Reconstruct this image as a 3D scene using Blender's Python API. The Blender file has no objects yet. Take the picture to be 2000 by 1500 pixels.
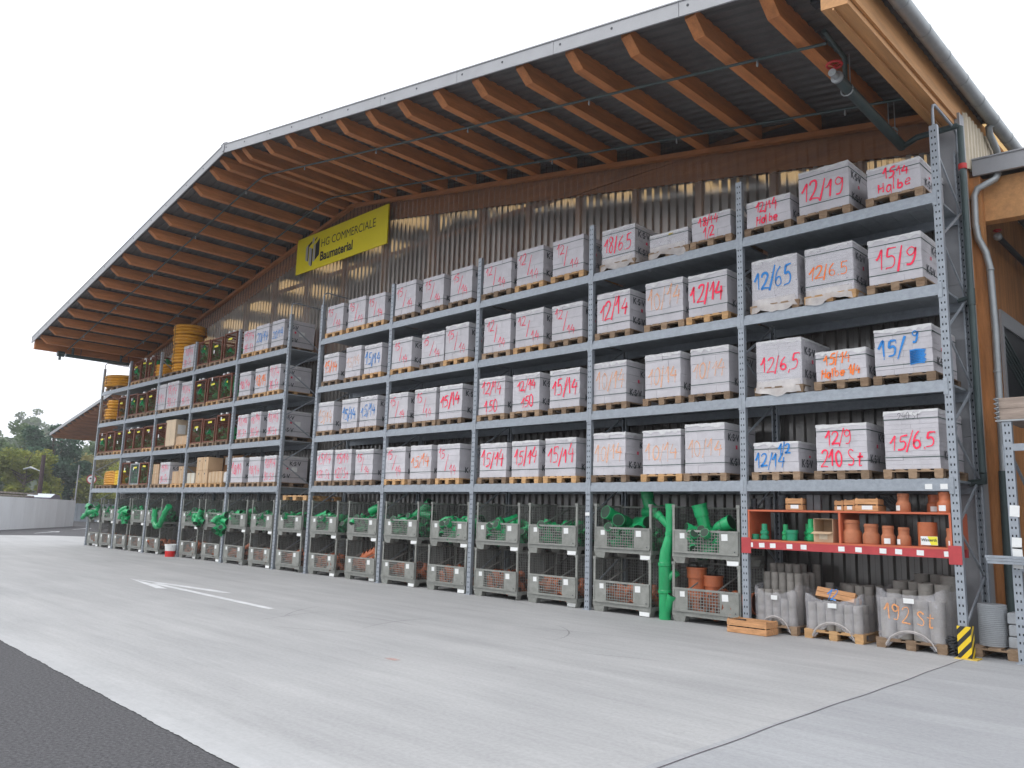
import bpy, math, random
from mathutils import Vector, Matrix
rnd = random.Random(7)
sc = bpy.context.scene
COL = sc.collection
R = math.radians

# ------------------------------------------------------------------ camera, sky, sun, exposure
cam = bpy.data.cameras.new('camera'); cam_o = bpy.data.objects.new('camera', cam); COL.objects.link(cam_o)
cam.sensor_width = 36.0; cam.sensor_fit = 'HORIZONTAL'; cam.lens = 28.41
cam.clip_start = 0.1; cam.clip_end = 3000
cam_o.matrix_world = Matrix(((0.71304724, 0.09404718, 0.69477965, 3.35257),
                             (0.70051795, -0.13648750, -0.70046111, -11.66090),
                             (0.02895234, 0.98616747, -0.16320378, 1.59293),
                             (0, 0, 0, 1)))
sc.camera = cam_o
SUN_EL, SUN_AZ = 52, 215          # high veiled sun, behind the photographer on the left
world = bpy.data.worlds.new('World'); sc.world = world; world.use_nodes = True
wn, wl = world.node_tree.nodes, world.node_tree.links
bg = wn['Background']
sky = wn.new('ShaderNodeTexSky'); sky.sky_type = 'NISHITA'; sky.sun_disc = False
sky.sun_elevation = R(SUN_EL); sky.sun_rotation = R(SUN_AZ)
sky.air_density = 1.0; sky.dust_density = 7.0; sky.ozone_density = 1.0
hs = wn.new('ShaderNodeHueSaturation'); hs.inputs['Saturation'].default_value = 0.10   # closed cloud cover: nearly white
mx_ = wn.new('ShaderNodeMix'); mx_.data_type = 'RGBA'; mx_.inputs[0].default_value = .82; mx_.inputs[7].default_value = (7.45, 7.7, 8.2, 1)   # even cloud deck
wl.new(sky.outputs[0], hs.inputs['Color']); wl.new(hs.outputs[0], mx_.inputs[6]); wl.new(mx_.outputs[2], bg.inputs['Color'])
bg.inputs['Strength'].default_value = 0.15
sun = bpy.data.lights.new('sun', 'SUN'); sun_o = bpy.data.objects.new('sun', sun); COL.objects.link(sun_o)
sun.energy = 0.5; sun.angle = R(25); sun.color = (1, .97, .93)
sun_o.rotation_euler = Vector((math.sin(R(SUN_AZ)) * math.cos(R(SUN_EL)), math.cos(R(SUN_AZ)) * math.cos(R(SUN_EL)),
                               math.sin(R(SUN_EL)))).to_track_quat('Z', 'Y').to_euler()
sc.view_settings.view_transform = 'Standard'; sc.view_settings.look = 'None'
sc.view_settings.exposure = 0.62; sc.view_settings.gamma = 1.0
sc.cycles.max_bounces = 7; sc.cycles.diffuse_bounces = 4; sc.cycles.glossy_bounces = 3
sc.cycles.transparent_max_bounces = 24; sc.cycles.transmission_bounces = 4
sc.cycles.use_denoising = True

# ------------------------------------------------------------------ mesh builder
def runs(prof):                                     # split a profile at its sharp corners so they shade as edges
    out = []; a = 0; P = [Vector(p) for p in prof]
    for i in range(1, len(P) - 1):
        u, v = P[i] - P[i-1], P[i+1] - P[i]
        if u.length > 1e-9 and v.length > 1e-9 and u.angle(v) > R(28): out.append((a, i)); a = i
    out.append((a, len(P) - 1)); return out
class MB:
    def __init__(s): s.v = []; s.f = []; s.m = []; s.s = []; s.uv = []
    def poly(s, pts, mat=0, smooth=False, uv=None):
        n = len(s.v); s.v += [tuple(p) for p in pts]
        s.f.append(tuple(range(n, n + len(pts)))); s.m.append(mat); s.s.append(smooth)
        s.uv += uv if uv else [(0.5, 0.5)] * len(pts)
    def faces(s, pts, fs, mat=0, smooth=False):
        n = len(s.v); s.v += [tuple(p) for p in pts]
        for f in fs:
            s.f.append(tuple(i + n for i in f)); s.m.append(mat); s.s.append(smooth); s.uv += [(0.5, 0.5)] * len(f)
    def box(s, x0, x1, y0, y1, z0, z1, mat=0):
        s.faces([(x0,y0,z0),(x1,y0,z0),(x1,y1,z0),(x0,y1,z0),(x0,y0,z1),(x1,y0,z1),(x1,y1,z1),(x0,y1,z1)],
                [(0,3,2,1),(4,5,6,7),(0,1,5,4),(1,2,6,5),(2,3,7,6),(3,0,4,7)], mat)
    def hexa(s, p, mat=0):                       # eight corners in box order
        s.faces(p, [(0,3,2,1),(4,5,6,7),(0,1,5,4),(1,2,6,5),(2,3,7,6),(3,0,4,7)], mat)
    def cbox(s, x0, x1, y0, y1, z0, z1, b=.01, mat=0):   # box with chamfered edges
        X, Y, Z = (x0, x1), (y0, y1), (z0, z1); P = []; idx = {}
        for i in (0, 1):
            for j in (0, 1):
                for k in (0, 1):
                    for a in range(3):
                        q = [X[i], Y[j], Z[k]]
                        for c in range(3):
                            if c != a: q[c] += b * (1 if (i, j, k)[c] == 0 else -1)
                        idx[(i, j, k, a)] = len(P); P.append(q)
        F = []
        for a in range(3):
            o = [c for c in range(3) if c != a]
            for e in (0, 1):
                L = []
                for d0, d1 in ((0,0),(1,0),(1,1),(0,1)):
                    t = [0,0,0]; t[a] = e; t[o[0]] = d0; t[o[1]] = d1; L.append(idx[(t[0],t[1],t[2],a)])
                F.append(tuple(L))
            for e0 in (0, 1):
                for e1 in (0, 1):
                    t0 = [0,0,0]; t1 = [0,0,0]; t1[a] = 1
                    for t in (t0, t1): t[o[0]] = e0; t[o[1]] = e1
                    F.append((idx[(*t0, o[0])], idx[(*t1, o[0])], idx[(*t1, o[1])], idx[(*t0, o[1])]))
        for i in (0,1):
            for j in (0,1):
                for k in (0,1): F.append((idx[(i,j,k,0)], idx[(i,j,k,1)], idx[(i,j,k,2)]))
        s.faces(P, F, mat)
    def bar(s, p, q, w, h, mat=0, up=(0, 0, 1)):
        p, q = Vector(p), Vector(q); d = (q - p).normalized(); u = Vector(up)
        if abs(d.dot(u)) > .98: u = Vector((0, 1, 0))
        a = d.cross(u).normalized() * (w / 2); b = a.cross(d).normalized() * (h / 2)
        s.hexa([p-a-b, p+a-b, q+a-b, q-a-b, p-a+b, p+a+b, q+a+b, q-a+b], mat)
    def tube(s, path, r, n=10, caps=True, mat=0, smooth=True, closed=False):
        path = [Vector(p) for p in path]; N = len(path)
        rr = r if isinstance(r, (list, tuple)) else [r] * N
        up = None; base = len(s.v); pts = []
        for i, p in enumerate(path):
            if closed: d = path[(i+1) % N] - path[i-1]
            else: d = path[min(i+1, N-1)] - path[max(i-1, 0)]
            if d.length < 1e-9: d = Vector((0, 0, 1))
            d.normalize()
            if up is None:
                up = Vector((0, 0, 1)) if abs(d.z) < .9 else Vector((0, 1, 0))
            a = d.cross(up)
            if a.length < 1e-6: a = d.cross(Vector((1, 0, 0)))
            a.normalize(); b = a.cross(d).normalized(); up = b
            pts += [p + (a * math.cos(2*math.pi*k/n) + b * math.sin(2*math.pi*k/n)) * rr[i] for k in range(n)]
        if closed: s.faces(pts, [(i*n+k, i*n+(k+1) % n, ((i+1) % N)*n+(k+1) % n, ((i+1) % N)*n+k) for i in range(N) for k in range(n)], mat, smooth)
        else:
            L = [0.]
            for a, b in zip(path, path[1:]): L.append(L[-1] + (b-a).length)
            for a, b in (runs(list(zip(rr, L))) if len(set(rr)) > 1 else [(0, N-1)]):
                s.faces(pts[a*n:(b+1)*n], [(i*n+k, i*n+(k+1) % n, (i+1)*n+(k+1) % n, (i+1)*n+k) for i in range(b-a) for k in range(n)], mat, smooth)
        if caps and not closed:
            s.poly(pts[:n][::-1], mat); s.poly(pts[-n:], mat)
    def lathe(s, prof, n=16, M=None, mat=0, smooth=True, cap0=True, cap1=True):
        M = M or Matrix.Identity(4); pts = []
        for r, z in prof:
            pts += [M @ Vector((r*math.cos(2*math.pi*k/n), r*math.sin(2*math.pi*k/n), z)) for k in range(n)]
        for a, b in runs([(p[0], p[1]) for p in prof]):
            s.faces(pts[a*n:(b+1)*n], [(i*n+k, i*n+(k+1) % n, (i+1)*n+(k+1) % n, (i+1)*n+k) for i in range(b-a) for k in range(n)], mat, smooth)
        if cap0: s.poly(pts[:n][::-1], mat)
        if cap1: s.poly(pts[-n:], mat)
    def prism(s, poly, y0, y1, mat=0):           # polygon in (x, z), extruded along y
        n = len(poly)
        s.poly([(x, y0, z) for x, z in poly], mat); s.poly([(x, y1, z) for x, z in poly][::-1], mat)
        for i in range(n):
            a, b = poly[i], poly[(i+1) % n]
            s.poly([(a[0], y0, a[1]), (a[0], y1, a[1]), (b[0], y1, b[1]), (b[0], y0, b[1])], mat)
    def add(s, o, M=None):
        n = len(s.v); s.v += [tuple(M @ Vector(p)) for p in o.v] if M else o.v
        s.f += [tuple(i + n for i in f) for f in o.f]; s.m += o.m; s.s += o.s; s.uv += o.uv
    def mesh(s, name, mats):
        me = bpy.data.meshes.new(name); me.from_pydata(s.v, [], s.f)
        for m in (mats if isinstance(mats, (list, tuple)) else [mats]): me.materials.append(m)
        me.polygons.foreach_set('material_index', s.m); me.polygons.foreach_set('use_smooth', s.s)
        uvl = me.uv_layers.new(name='UVMap'); uvl.data.foreach_set('uv', [c for p in s.uv for c in p])
        me.update(); return me
    def build(s, name, mats, parent=None, loc=None, rot=None):
        return obj(name, s.mesh(name, mats), parent, loc, rot)

def obj(name, me, parent=None, loc=None, rot=None, scale=None):
    o = bpy.data.objects.new(name, me); COL.objects.link(o)
    if parent: o.parent = parent
    if loc: o.location = loc
    if rot: o.rotation_euler = rot
    if scale: o.scale = scale
    return o
def tag(o, label=None, cat=None, group=None, kind=None):
    if label: o['label'] = label
    if cat: o['category'] = cat
    if group: o['group'] = group
    if kind: o['kind'] = kind
    return o
def thing(name, label, cat, loc=(0, 0, 0), rz=0, group=None):
    o = bpy.data.objects.new(name, None); COL.objects.link(o); o.empty_display_size = .2
    o.location = loc; o.rotation_euler = (0, 0, rz)
    return tag(o, label, cat, group)
def copy_tree(o, parent=None):
    c = o.copy(); COL.objects.link(c)
    if parent: c.parent = parent
    for ch in list(o.children): copy_tree(ch, c)
    return c

# ------------------------------------------------------------------ materials
def nd(t, k, **kw):
    n = t.nodes.new(k)
    for a, b in kw.items(): setattr(n, a, b)
    return n
def mth(t, op, a, b=None, c=None):
    n = t.nodes.new('ShaderNodeMath'); n.operation = op
    for i, x in enumerate((a, b, c)):
        if x is None: continue
        if hasattr(x, 'links'): t.links.new(x, n.inputs[i])
        else: n.inputs[i].default_value = x
    return n.outputs[0]
def mixc(t, fac, a, b, mode='MIX'):
    n = t.nodes.new('ShaderNodeMix'); n.data_type = 'RGBA'; n.blend_type = mode
    for i, x in ((0, fac), (6, a), (7, b)):
        if hasattr(x, 'links'): t.links.new(x, n.inputs[i])
        else: n.inputs[i].default_value = x if i == 0 else (*x[:3], 1)
    return n.outputs[2]
def coords(t, stretch=(1, 1, 1), shift=True):
    tc = nd(t, 'ShaderNodeTexCoord'); oi = nd(t, 'ShaderNodeObjectInfo'); mp = nd(t, 'ShaderNodeMapping')
    mp.inputs['Scale'].default_value = stretch
    t.links.new(tc.outputs['Object'], mp.inputs['Vector'])
    if shift:
        cb = nd(t, 'ShaderNodeCombineXYZ')
        for i, k in enumerate((37., 71., 113.)): t.links.new(mth(t, 'MULTIPLY', oi.outputs['Random'], k), cb.inputs[i])
        t.links.new(cb.outputs[0], mp.inputs['Location'])
    return mp.outputs[0], oi.outputs['Random'], tc.outputs['Object']
def noise(t, vec, scale, detail=4, rough=.6):
    n = nd(t, 'ShaderNodeTexNoise'); n.inputs['Scale'].default_value = scale
    n.inputs['Detail'].default_value = detail; n.inputs['Roughness'].default_value = rough
    t.links.new(vec, n.inputs['Vector']); return n.outputs['Fac']
def ramp(t, fac, stops):
    n = nd(t, 'ShaderNodeValToRGB'); e = n.color_ramp.elements
    while len(e) < len(stops): e.new(.5)
    for i, (p, c) in enumerate(stops): e[i].position = p; e[i].color = (*c, 1) if len(c) == 3 else c
    t.links.new(fac, n.inputs[0]); return n.outputs[0]
MATS = {}
def mat(name, col, rough=.6, metal=0., var=.18, scale=6., stretch=(1, 1, 1), bump=0., bscale=60., rvar=0., col2=None, spec=.4, holes=False, coat=0):
    if name in MATS: return MATS[name]
    m = bpy.data.materials.new(name); m.use_nodes = True; t = m.node_tree; b = t.nodes['Principled BSDF']
    vec, ran, oc = coords(t, stretch)
    f = noise(t, vec, scale)
    lo = tuple(c * (1 - var) for c in col); hi = col2 or tuple(min(1, c * (1 + var)) for c in col)
    c = ramp(t, f, [(.3, lo), (.7, hi)])
    f2 = noise(t, vec, scale * 7, 3)
    c = mixc(t, .5 * var, c, ramp(t, f2, [(.35, (.25, .25, .25)), (.65, (.75, .75, .75))]), 'OVERLAY')
    if rvar:
        hv = nd(t, 'ShaderNodeHueSaturation'); t.links.new(c, hv.inputs['Color'])
        t.links.new(mth(t, 'MULTIPLY_ADD', ran, 2 * rvar, 1 - rvar), hv.inputs['Value']); c = hv.outputs[0]
    if holes:
        sx = nd(t, 'ShaderNodeSeparateXYZ'); t.links.new(oc, sx.inputs[0])
        ax = mth(t, 'ABSOLUTE', mth(t, 'SUBTRACT', mth(t, 'ABSOLUTE', sx.outputs[0]), .021))
        fz = mth(t, 'ABSOLUTE', mth(t, 'SUBTRACT', mth(t, 'FRACT', mth(t, 'MULTIPLY', sx.outputs[2], 10.)), .5))
        h = mth(t, 'MULTIPLY', mth(t, 'LESS_THAN', ax, .0085), mth(t, 'LESS_THAN', fz, .15))
        c = mixc(t, h, c, (.012, .014, .02))
    t.links.new(c, b.inputs['Base Color'])
    b.inputs['Roughness'].default_value = rough; b.inputs['Metallic'].default_value = metal
    b.inputs['Specular IOR Level'].default_value = spec; b.inputs['Coat Weight'].default_value = coat
    if bump:
        bp = nd(t, 'ShaderNodeBump'); bp.inputs['Strength'].default_value = bump; bp.inputs['Distance'].default_value = .02
        t.links.new(noise(t, vec, bscale, 3), bp.inputs['Height']); t.links.new(bp.outputs[0], b.inputs['Normal'])
    MATS[name] = m; return m
galv = mat('galvanised_steel', (.30, .33, .365), .5, .35, .12, 14, rvar=.05)
galv_post = mat('perforated_post_steel', (.30, .33, .365), .5, .35, .10, 14, holes=True)
galv_deck = mat('steel_deck', (.30, .33, .36), .5, .4, .12, 8)
galv_white = mat('painted_grey_sheet', (.31, .315, .33), .45, .1, .06, 3)
box_grey = mat('mesh_box_paint', (.245, .25, .23), .6, .2, .16, 9, rvar=.06)
wire_grey = mat('mesh_box_wire', (.23, .235, .22), .55, .4, .1, 20)
block_m = mat('sand_lime_brick', (.515, .50, .525), .9, 0, .09, 4, bump=.15, bscale=90, rvar=.05)
strap_m = mat('green_strap', (.03, .075, .06), .5, 0, .1, 10)
wood_m = mat('pallet_wood', (.25, .155, .09), .85, 0, .35, 5, (1, 4, 4), .2, 40, rvar=.28, col2=(.31, .22, .145))
wood_new = mat('fresh_wood', (.50, .30, .14), .8, 0, .22, 5, (1, 5, 5), .15, 40, rvar=.12)
wood_box = mat('orange_crate_wood', (.50, .26, .12), .8, 0, .25, 6, (1, 6, 6), .2, 40, rvar=.1)
glulam = mat('glulam_timber', (.48, .185, .064), .65, 0, .22, 1.6, (5, .7, 5), .06, 30, rvar=.08)
glulam_x = mat('glulam_timber_gable', (.38, .15, .055), .7, 0, .22, 1.6, (.7, 5, 5), .06, 30)
timber_v = mat('timber_post_wood', (.42, .19, .07), .7, 0, .3, 1.6, (5, 5, .6), .1, 30)
edge_wood = mat('spruce_edge_beam', (.52, .265, .105), .6, 0, .16, 2.0, (6, .5, 6), .05, 30)
deck_dark = mat('roof_deck_sheet', (.115, .11, .108), .55, .3, .12, 4)
cardboard = mat('cardboard', (.46, .31, .19), .85, 0, .1, 4, rvar=.1)
cardboard_dk = mat('brown_cardboard', (.33, .17, .075), .85, 0, .1, 4)
paper = mat('paper_label', (.72, .73, .72), .7, 0, .05, 8)
paper_y = mat('yellow_label', (.75, .68, .05), .6, 0, .05, 8)
green_p = mat('green_pvc', (.010, .31, .105), .32, 0, .14, 4, rvar=.16, spec=.5)
teal_p = mat('teal_pvc', (.012, .22, .11), .35, 0, .1, 4, rvar=.1, spec=.5)
orange_p = mat('orange_pvc', (.40, .115, .045), .45, 0, .16, 4, rvar=.15)
clay_p = mat('terracotta', (.42, .15, .07), .6, 0, .14, 5, rvar=.12)
yellow_p = mat('yellow_drain_pipe', (.62, .28, .012), .5, 0, .14, 4, rvar=.08)
yellow_b = mat('bright_yellow_pipe', (.80, .52, .01), .5, 0, .1, 4)
rust_m = mat('brown_painted_cage', (.15, .045, .022), .6, .1, .22, 8, rvar=.12)
red_beam = mat('red_beam_paint', (.42, .05, .055), .45, 0, .12, 5)
red_board = mat('orange_red_board', (.50, .12, .055), .55, 0, .1, 4)
black_m = mat('black_rubber', (.018, .02, .024), .5, 0, .2, 6)
dark_pipe = mat('dark_green_pipe', (.06, .085, .085), .45, .2, .12, 5)
zinc = mat('zinc_gutter', (.33, .35, .36), .45, .45, .1, 4)
red_m = mat('red_paint', (.5, .03, .03), .4, 0, .1, 6)
white_p = mat('white_plastic', (.75, .75, .74), .4, 0, .05, 6)
pot_m = mat('cement_ring', (.23, .215, .195), .9, 0, .14, 6, bump=.2, bscale=60, rvar=.08)
white_paint = mat('road_marking_white', (.62, .63, .64), .75, 0, .14, 3)
sign_y = mat('sign_yellow', (.76, .64, .012), .45, 0, .03, 2)
ink = mat('black_print', (.015, .015, .018), .6, 0, .1, 6)
ink_soft = mat('grey_print', (.055, .06, .07), .7, 0, .2, 30)
wall_white = mat('pale_concrete_wall', (.60, .62, .64), .85, 0, .08, .8, (1, 1, .3), .05, 20)
asphalt = mat('asphalt', (.098, .097, .102), .95, 0, .40, 38, bump=.5, bscale=110, spec=.2)
far_grey = mat('grey_fence_sheet', (.24, .27, .31), .7, 0, .06, 2)

def film(name, col=(.75, .75, .76), dens=.45, rough=.25):
    m = bpy.data.materials.new(name); m.use_nodes = True; t = m.node_tree; b = t.nodes['Principled BSDF']
    vec, ran, oc = coords(t); f = noise(t, vec, 7, 3)
    b.inputs['Base Color'].default_value = (*col, 1); b.inputs['Roughness'].default_value = rough
    t.links.new(mth(t, 'MULTIPLY_ADD', f, .5, dens - .25), b.inputs['Alpha'])
    bp = nd(t, 'ShaderNodeBump'); bp.inputs['Strength'].default_value = .25; bp.inputs['Distance'].default_value = .02
    t.links.new(noise(t, vec, 6, 2), bp.inputs['Height']); t.links.new(bp.outputs[0], b.inputs['Normal'])
    return m
film_m = film('stretch_film', (.72, .71, .74), dens=.25, rough=.16)
film_w = film('milky_film', (.66, .62, .60), .62)
sheet_m = film('white_cover_sheet', (.68, .68, .68), .8, .5)

def spray(name, col, dens):
    m = bpy.data.materials.new(name); m.use_nodes = True; t = m.node_tree; b = t.nodes['Principled BSDF']
    uv = nd(t, 'ShaderNodeUVMap'); sx = nd(t, 'ShaderNodeSeparateXYZ'); t.links.new(uv.outputs[0], sx.inputs[0])
    e = mth(t, 'SUBTRACT', 1., mth(t, 'ABSOLUTE', mth(t, 'MULTIPLY_ADD', sx.outputs[0], 2., -1.)))
    vec, ran, oc = coords(t); f = noise(t, vec, 45, 3)
    a = mth(t, 'MULTIPLY', mth(t, 'SMOOTH_MIN', mth(t, 'MULTIPLY', e, 2.6), 1., .3), mth(t, 'MULTIPLY_ADD', f, .9, dens - .45))
    a = mth(t, 'MINIMUM', mth(t, 'MAXIMUM', a, 0.), 1.)
    b.inputs['Base Color'].default_value = (*col, 1); b.inputs['Roughness'].default_value = .6
    t.links.new(a, b.inputs['Alpha']); return m
SPRAY = dict(p=spray('pink_spray_paint', (1., .018, .085), 1.0), q=spray('faded_pink_spray_paint', (1., .06, .14), .62),
             b=spray('blue_spray_paint', (.008, .22, .62), 1.0), o=spray('orange_spray_paint', (1., .22, .02), .95),
             f=spray('faded_orange_spray_paint', (1., .42, .14), .45), y=spray('yellow_spray_paint', (.7, .55, .05), .7),
             m=spray('light_pink_spray_paint', (1., .07, .17), .78), r=spray('dull_orange_spray_paint', (.85, .36, .12), .72), k=spray('pencil_grey_paint', (.1, .1, .11), .75))
CN = dict(p='pink', m='pink', q='faded pink', b='blue', o='orange', f='faint orange', y='yellow')

# ------------------------------------------------------------------ handwriting and printed text
G = {
 '1': [[(.0,.52),(.12,.66),(.30,1.0),(.30,.6),(.31,.0)]],
 '2': [[(.04,.78),(.16,.97),(.40,.98),(.47,.76),(.30,.36),(.02,.02),(.25,.05),(.58,.03)]],
 '3': [[(.06,.95),(.40,.98),(.42,.74),(.18,.56),(.46,.44),(.44,.1),(.05,.03)]],
 '4': [[(.30,1.0),(.16,.68),(.05,.44),(.28,.40),(.58,.42)], [(.47,.72),(.44,.3),(.40,-.04)]],
 '5': [[(.18,.98),(.13,.58),(.36,.62),(.50,.40),(.40,.08),(.06,.03)], [(.18,.97),(.56,1.0)]],
 '6': [[(.44,1.0),(.18,.68),(.07,.28),(.20,.02),(.44,.12),(.42,.42),(.22,.46),(.09,.28)]],
 '7': [[(.05,.95),(.5,.97),(.3,.4),(.2,0)]],
 '8': [[(.42,.86),(.22,1.0),(.08,.80),(.26,.56),(.46,.28),(.28,.0),(.08,.20),(.26,.52),(.46,.78),(.36,.96)]],
 '9': [[(.46,.86),(.26,1.0),(.08,.80),(.20,.56),(.42,.64),(.50,.92),(.48,.4),(.36,.04),(.12,.02)]],
 '0': [[(.28,1.0),(.08,.76),(.08,.26),(.27,.0),(.47,.24),(.47,.74),(.27,1.0)]],
 '/': [[(.0,-.16),(.14,.45),(.28,1.08)]], '.': [[(.06,.0),(.12,.02)]], ',': [[(.12,.08),(.04,-.16)]],
 'H': [[(.06,.9),(.05,.0)], [(.48,.95),(.46,.0)], [(.05,.45),(.47,.5)]],
 'a': [[(.46,.52),(.22,.60),(.06,.28),(.20,.02),(.42,.14),(.46,.55),(.48,.02)]],
 'l': [[(.10,1.0),(.10,.4),(.12,.02)]],
 'b': [[(.08,1.0),(.08,.4),(.09,.04),(.34,.02),(.46,.28),(.32,.54),(.10,.42)]],
 'e': [[(.06,.30),(.44,.36),(.36,.58),(.14,.54),(.06,.24),(.20,.02),(.46,.10)]],
 'S': [[(.46,.88),(.26,1.0),(.08,.82),(.22,.58),(.44,.36),(.36,.06),(.04,.06)]],
 't': [[(.20,.86),(.20,.3),(.24,.02),(.40,.06)], [(.02,.58),(.42,.62)]],
 '*': [[(.0,.9),(.5,.85),(.02,.75),(.5,.65),(.0,.55),(.5,.45),(.02,.35),(.5,.25),(.0,.15),(.5,.08)], [(.05,.95),(.08,.05)], [(.45,.95),(.47,.0)]],
 '-': [[(.0,.45),(.3,.62),(.25,.40),(.6,.6),(.5,.4),(.9,.62),(.8,.45),(1.1,.6)]],
 ' ': [],
}
WID = {'/': .32, '.': .18, ',': .18, 'l': .36, '1': .46, 't': .52, ' ': .3, '-': 1.2}
def smooth_line(pts, k=5):
    P = [Vector((x, y)) for x, y in pts]; out = []
    for i in range(len(P) - 1):
        p0, p1, p2, p3 = P[max(i-1, 0)], P[i], P[i+1], P[min(i+2, len(P)-1)]
        for j in range(k):
            t = j / k
            out.append(.5 * ((2*p1) + (p2-p0)*t + (2*p0-5*p1+4*p2-p3)*t*t + (3*p1-p0-3*p2+p3)*t**3))
    out.append(P[-1]); return out
def ribbon(mb, pts, w):                            # flat stroke in (x, z) at y = 0, facing -y
    n = len(pts); Lr = []
    for i, p in enumerate(pts):
        d = pts[min(i+1, n-1)] - pts[max(i-1, 0)]
        d = d.normalized() if d.length > 1e-9 else Vector((1, 0)); a = Vector((-d.y, d.x)) * w / 2 * (.82 + .32 * math.sin(1.1 + 2.9 * i / max(n - 1, 1) + pts[0].x * 40))
        Lr.append((p + a, p - a))
    k = len(mb.v); mb.v += [(p.x, 0, p.y) for ab in Lr for p in ab]
    for i in range(n - 1):
        mb.f.append((k+2*i, k+2*i+2, k+2*i+3, k+2*i+1)); mb.m.append(0); mb.s.append(False); mb.uv += [(0, .5), (0, .5), (1, .5), (1, .5)]
def handwriting(text, h, stroke, rr, slope=0., drips=True):
    mb = MB(); x = 0
    for ch in text:
        jx, jz, sh, hv = rr.uniform(-.03, .03), rr.uniform(-.07, .07), rr.uniform(-.06, .16), rr.uniform(.86, 1.14)
        for st in G[ch]:
            q = [((px + sh * py + jx + rr.uniform(-.015, .015)) * h * .95 + x, (py * hv + jz + rr.uniform(-.025, .025)) * h) for px, py in st]
            q = [(a, b + slope * a) for a, b in q]
            ribbon(mb, smooth_line(q), stroke)
            if drips and rr.random() < .22:          # paint run below the stroke
                a = q[-1]; ribbon(mb, [Vector((a[0], a[1] - .012 * k)) for k in range(rr.randrange(3, 7))], stroke * .38)
        x += WID.get(ch, .60) * h * 1.02
    return mb, x
TXT = {}
def text_mb(s, size, bold=0., wide=1.):            # printed lettering as a flat mesh in (x, z), facing -y
    key = (s, size, bold, wide)
    if key not in TXT:
        cu = bpy.data.curves.new('lettering', 'FONT'); cu.body = s; cu.size = size; cu.offset = bold; cu.resolution_u = 3
        o = bpy.data.objects.new('lettering', cu); me = o.to_mesh(); mb = MB()
        mb.faces([(v.co.x * wide, 0, v.co.y) for v in me.vertices], [tuple(p.vertices) for p in me.polygons])
        o.to_mesh_clear(); bpy.data.objects.remove(o); bpy.data.curves.remove(cu); TXT[key] = mb
    return TXT[key]
# ------------------------------------------------------------------ ground
def concrete(c0=(.345, .347, .350), c1=(.40, .40, .40)):
    m = bpy.data.materials.new('brushed_concrete'); m.use_nodes = True; t = m.node_tree; b = t.nodes['Principled BSDF']
    vec, ran, oc = coords(t, (1, 1, 1), False); vs, _, _ = coords(t, (.12, 1.1, 1), False); vf, _, _ = coords(t, (.5, 9, 1), False)
    c = ramp(t, noise(t, vec, .35, 5), [(.3, c0), (.7, c1)])
    c = mixc(t, .28, c, ramp(t, noise(t, vs, 1.6, 5, .7), [(.3, (.34, .34, .345)), (.68, (.62, .62, .615))]), 'OVERLAY')
    c = mixc(t, .12, c, ramp(t, noise(t, vf, 2.5, 4, .7), [(.3, (.33, .33, .33)), (.7, (.67, .67, .67))]), 'OVERLAY')
    c = mixc(t, .20, c, ramp(t, noise(t, vec, 26, 4, .7), [(.35, (.30, .30, .30)), (.6, (.62, .62, .62))]), 'OVERLAY')
    st = ramp(t, noise(t, vec, 1.1, 6, .75), [(.63, (1, 1, 1)), (.74, (.82, .81, .80))])
    c = mixc(t, .6, c, st, 'MULTIPLY')
    sy = nd(t, 'ShaderNodeSeparateXYZ'); t.links.new(oc, sy.inputs[0])
    rim = mth(t, 'SMOOTH_MAX', mth(t, 'SUBTRACT', 1., mth(t, 'MULTIPLY', mth(t, 'ADD', sy.outputs[1], 9.0), 1.6)), 0., .2)
    c = mixc(t, mth(t, 'MULTIPLY', mth(t, 'MINIMUM', rim, 1.), noise(t, vec, 5, 4, .7)), c, (.52, .53, .535))
    wb = nd(t, 'ShaderNodeMapping'); wb.inputs['Rotation'].default_value = (0, 0, .5); wb.inputs['Scale'].default_value = (.25, 2.2, 1); t.links.new(oc, wb.inputs['Vector'])
    c = mixc(t, .22, c, ramp(t, noise(t, wb.outputs[0], 1.1, 6, .75), [(.36, (.36, .36, .365)), (.64, (.62, .62, .615))]), 'OVERLAY')
    t.links.new(c, b.inputs['Base Color']); b.inputs['Roughness'].default_value = .75; b.inputs['Specular IOR Level'].default_value = .3
    bp = nd(t, 'ShaderNodeBump'); bp.inputs['Strength'].default_value = .18; bp.inputs['Distance'].default_value = .01
    t.links.new(noise(t, vf, 9, 4), bp.inputs['Height']); t.links.new(bp.outputs[0], b.inputs['Normal'])
    return m
conc = concrete()
mb = MB(); mb.poly([(-600, -250, -.006), (200, -250, -.006), (200, 300, -.006), (-600, 300, -.006)])
tag(mb.build('ground', asphalt), kind='structure')
mb = MB(); L = []
for i in range(1401):
    x = -43.3 + i * (43.335 / 1400); L.append((x, -8.81 - .029 * (x + 7.83) * (x > -12) + rnd.uniform(-.006, .006) + .004 * math.sin(x * 7.), 0))
for a, b in zip(L, L[1:]): mb.poly([a, b, (b[0], -6, 0), (a[0], -6, 0)])
mb.poly([(-43.3, -6, 0), (.035, -6, 0), (.035, 30, 0), (-40.5, 30, 0), (-41.96, 3, 0), (-43.26, 1.9, 0), (-43.6, -.3, 0)])
tag(mb.build('concrete_slab', conc), kind='structure')
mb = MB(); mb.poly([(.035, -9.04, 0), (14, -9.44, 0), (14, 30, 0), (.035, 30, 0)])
tag(mb.build('concrete_slab', concrete((.305, .312, .325), (.355, .362, .372))), kind='structure')  # separate slab tone, with some vignetting put into the darker colour
mb = MB()                                            # joint in the slab, slightly wandering, and the sealant stain at the asphalt edge
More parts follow.
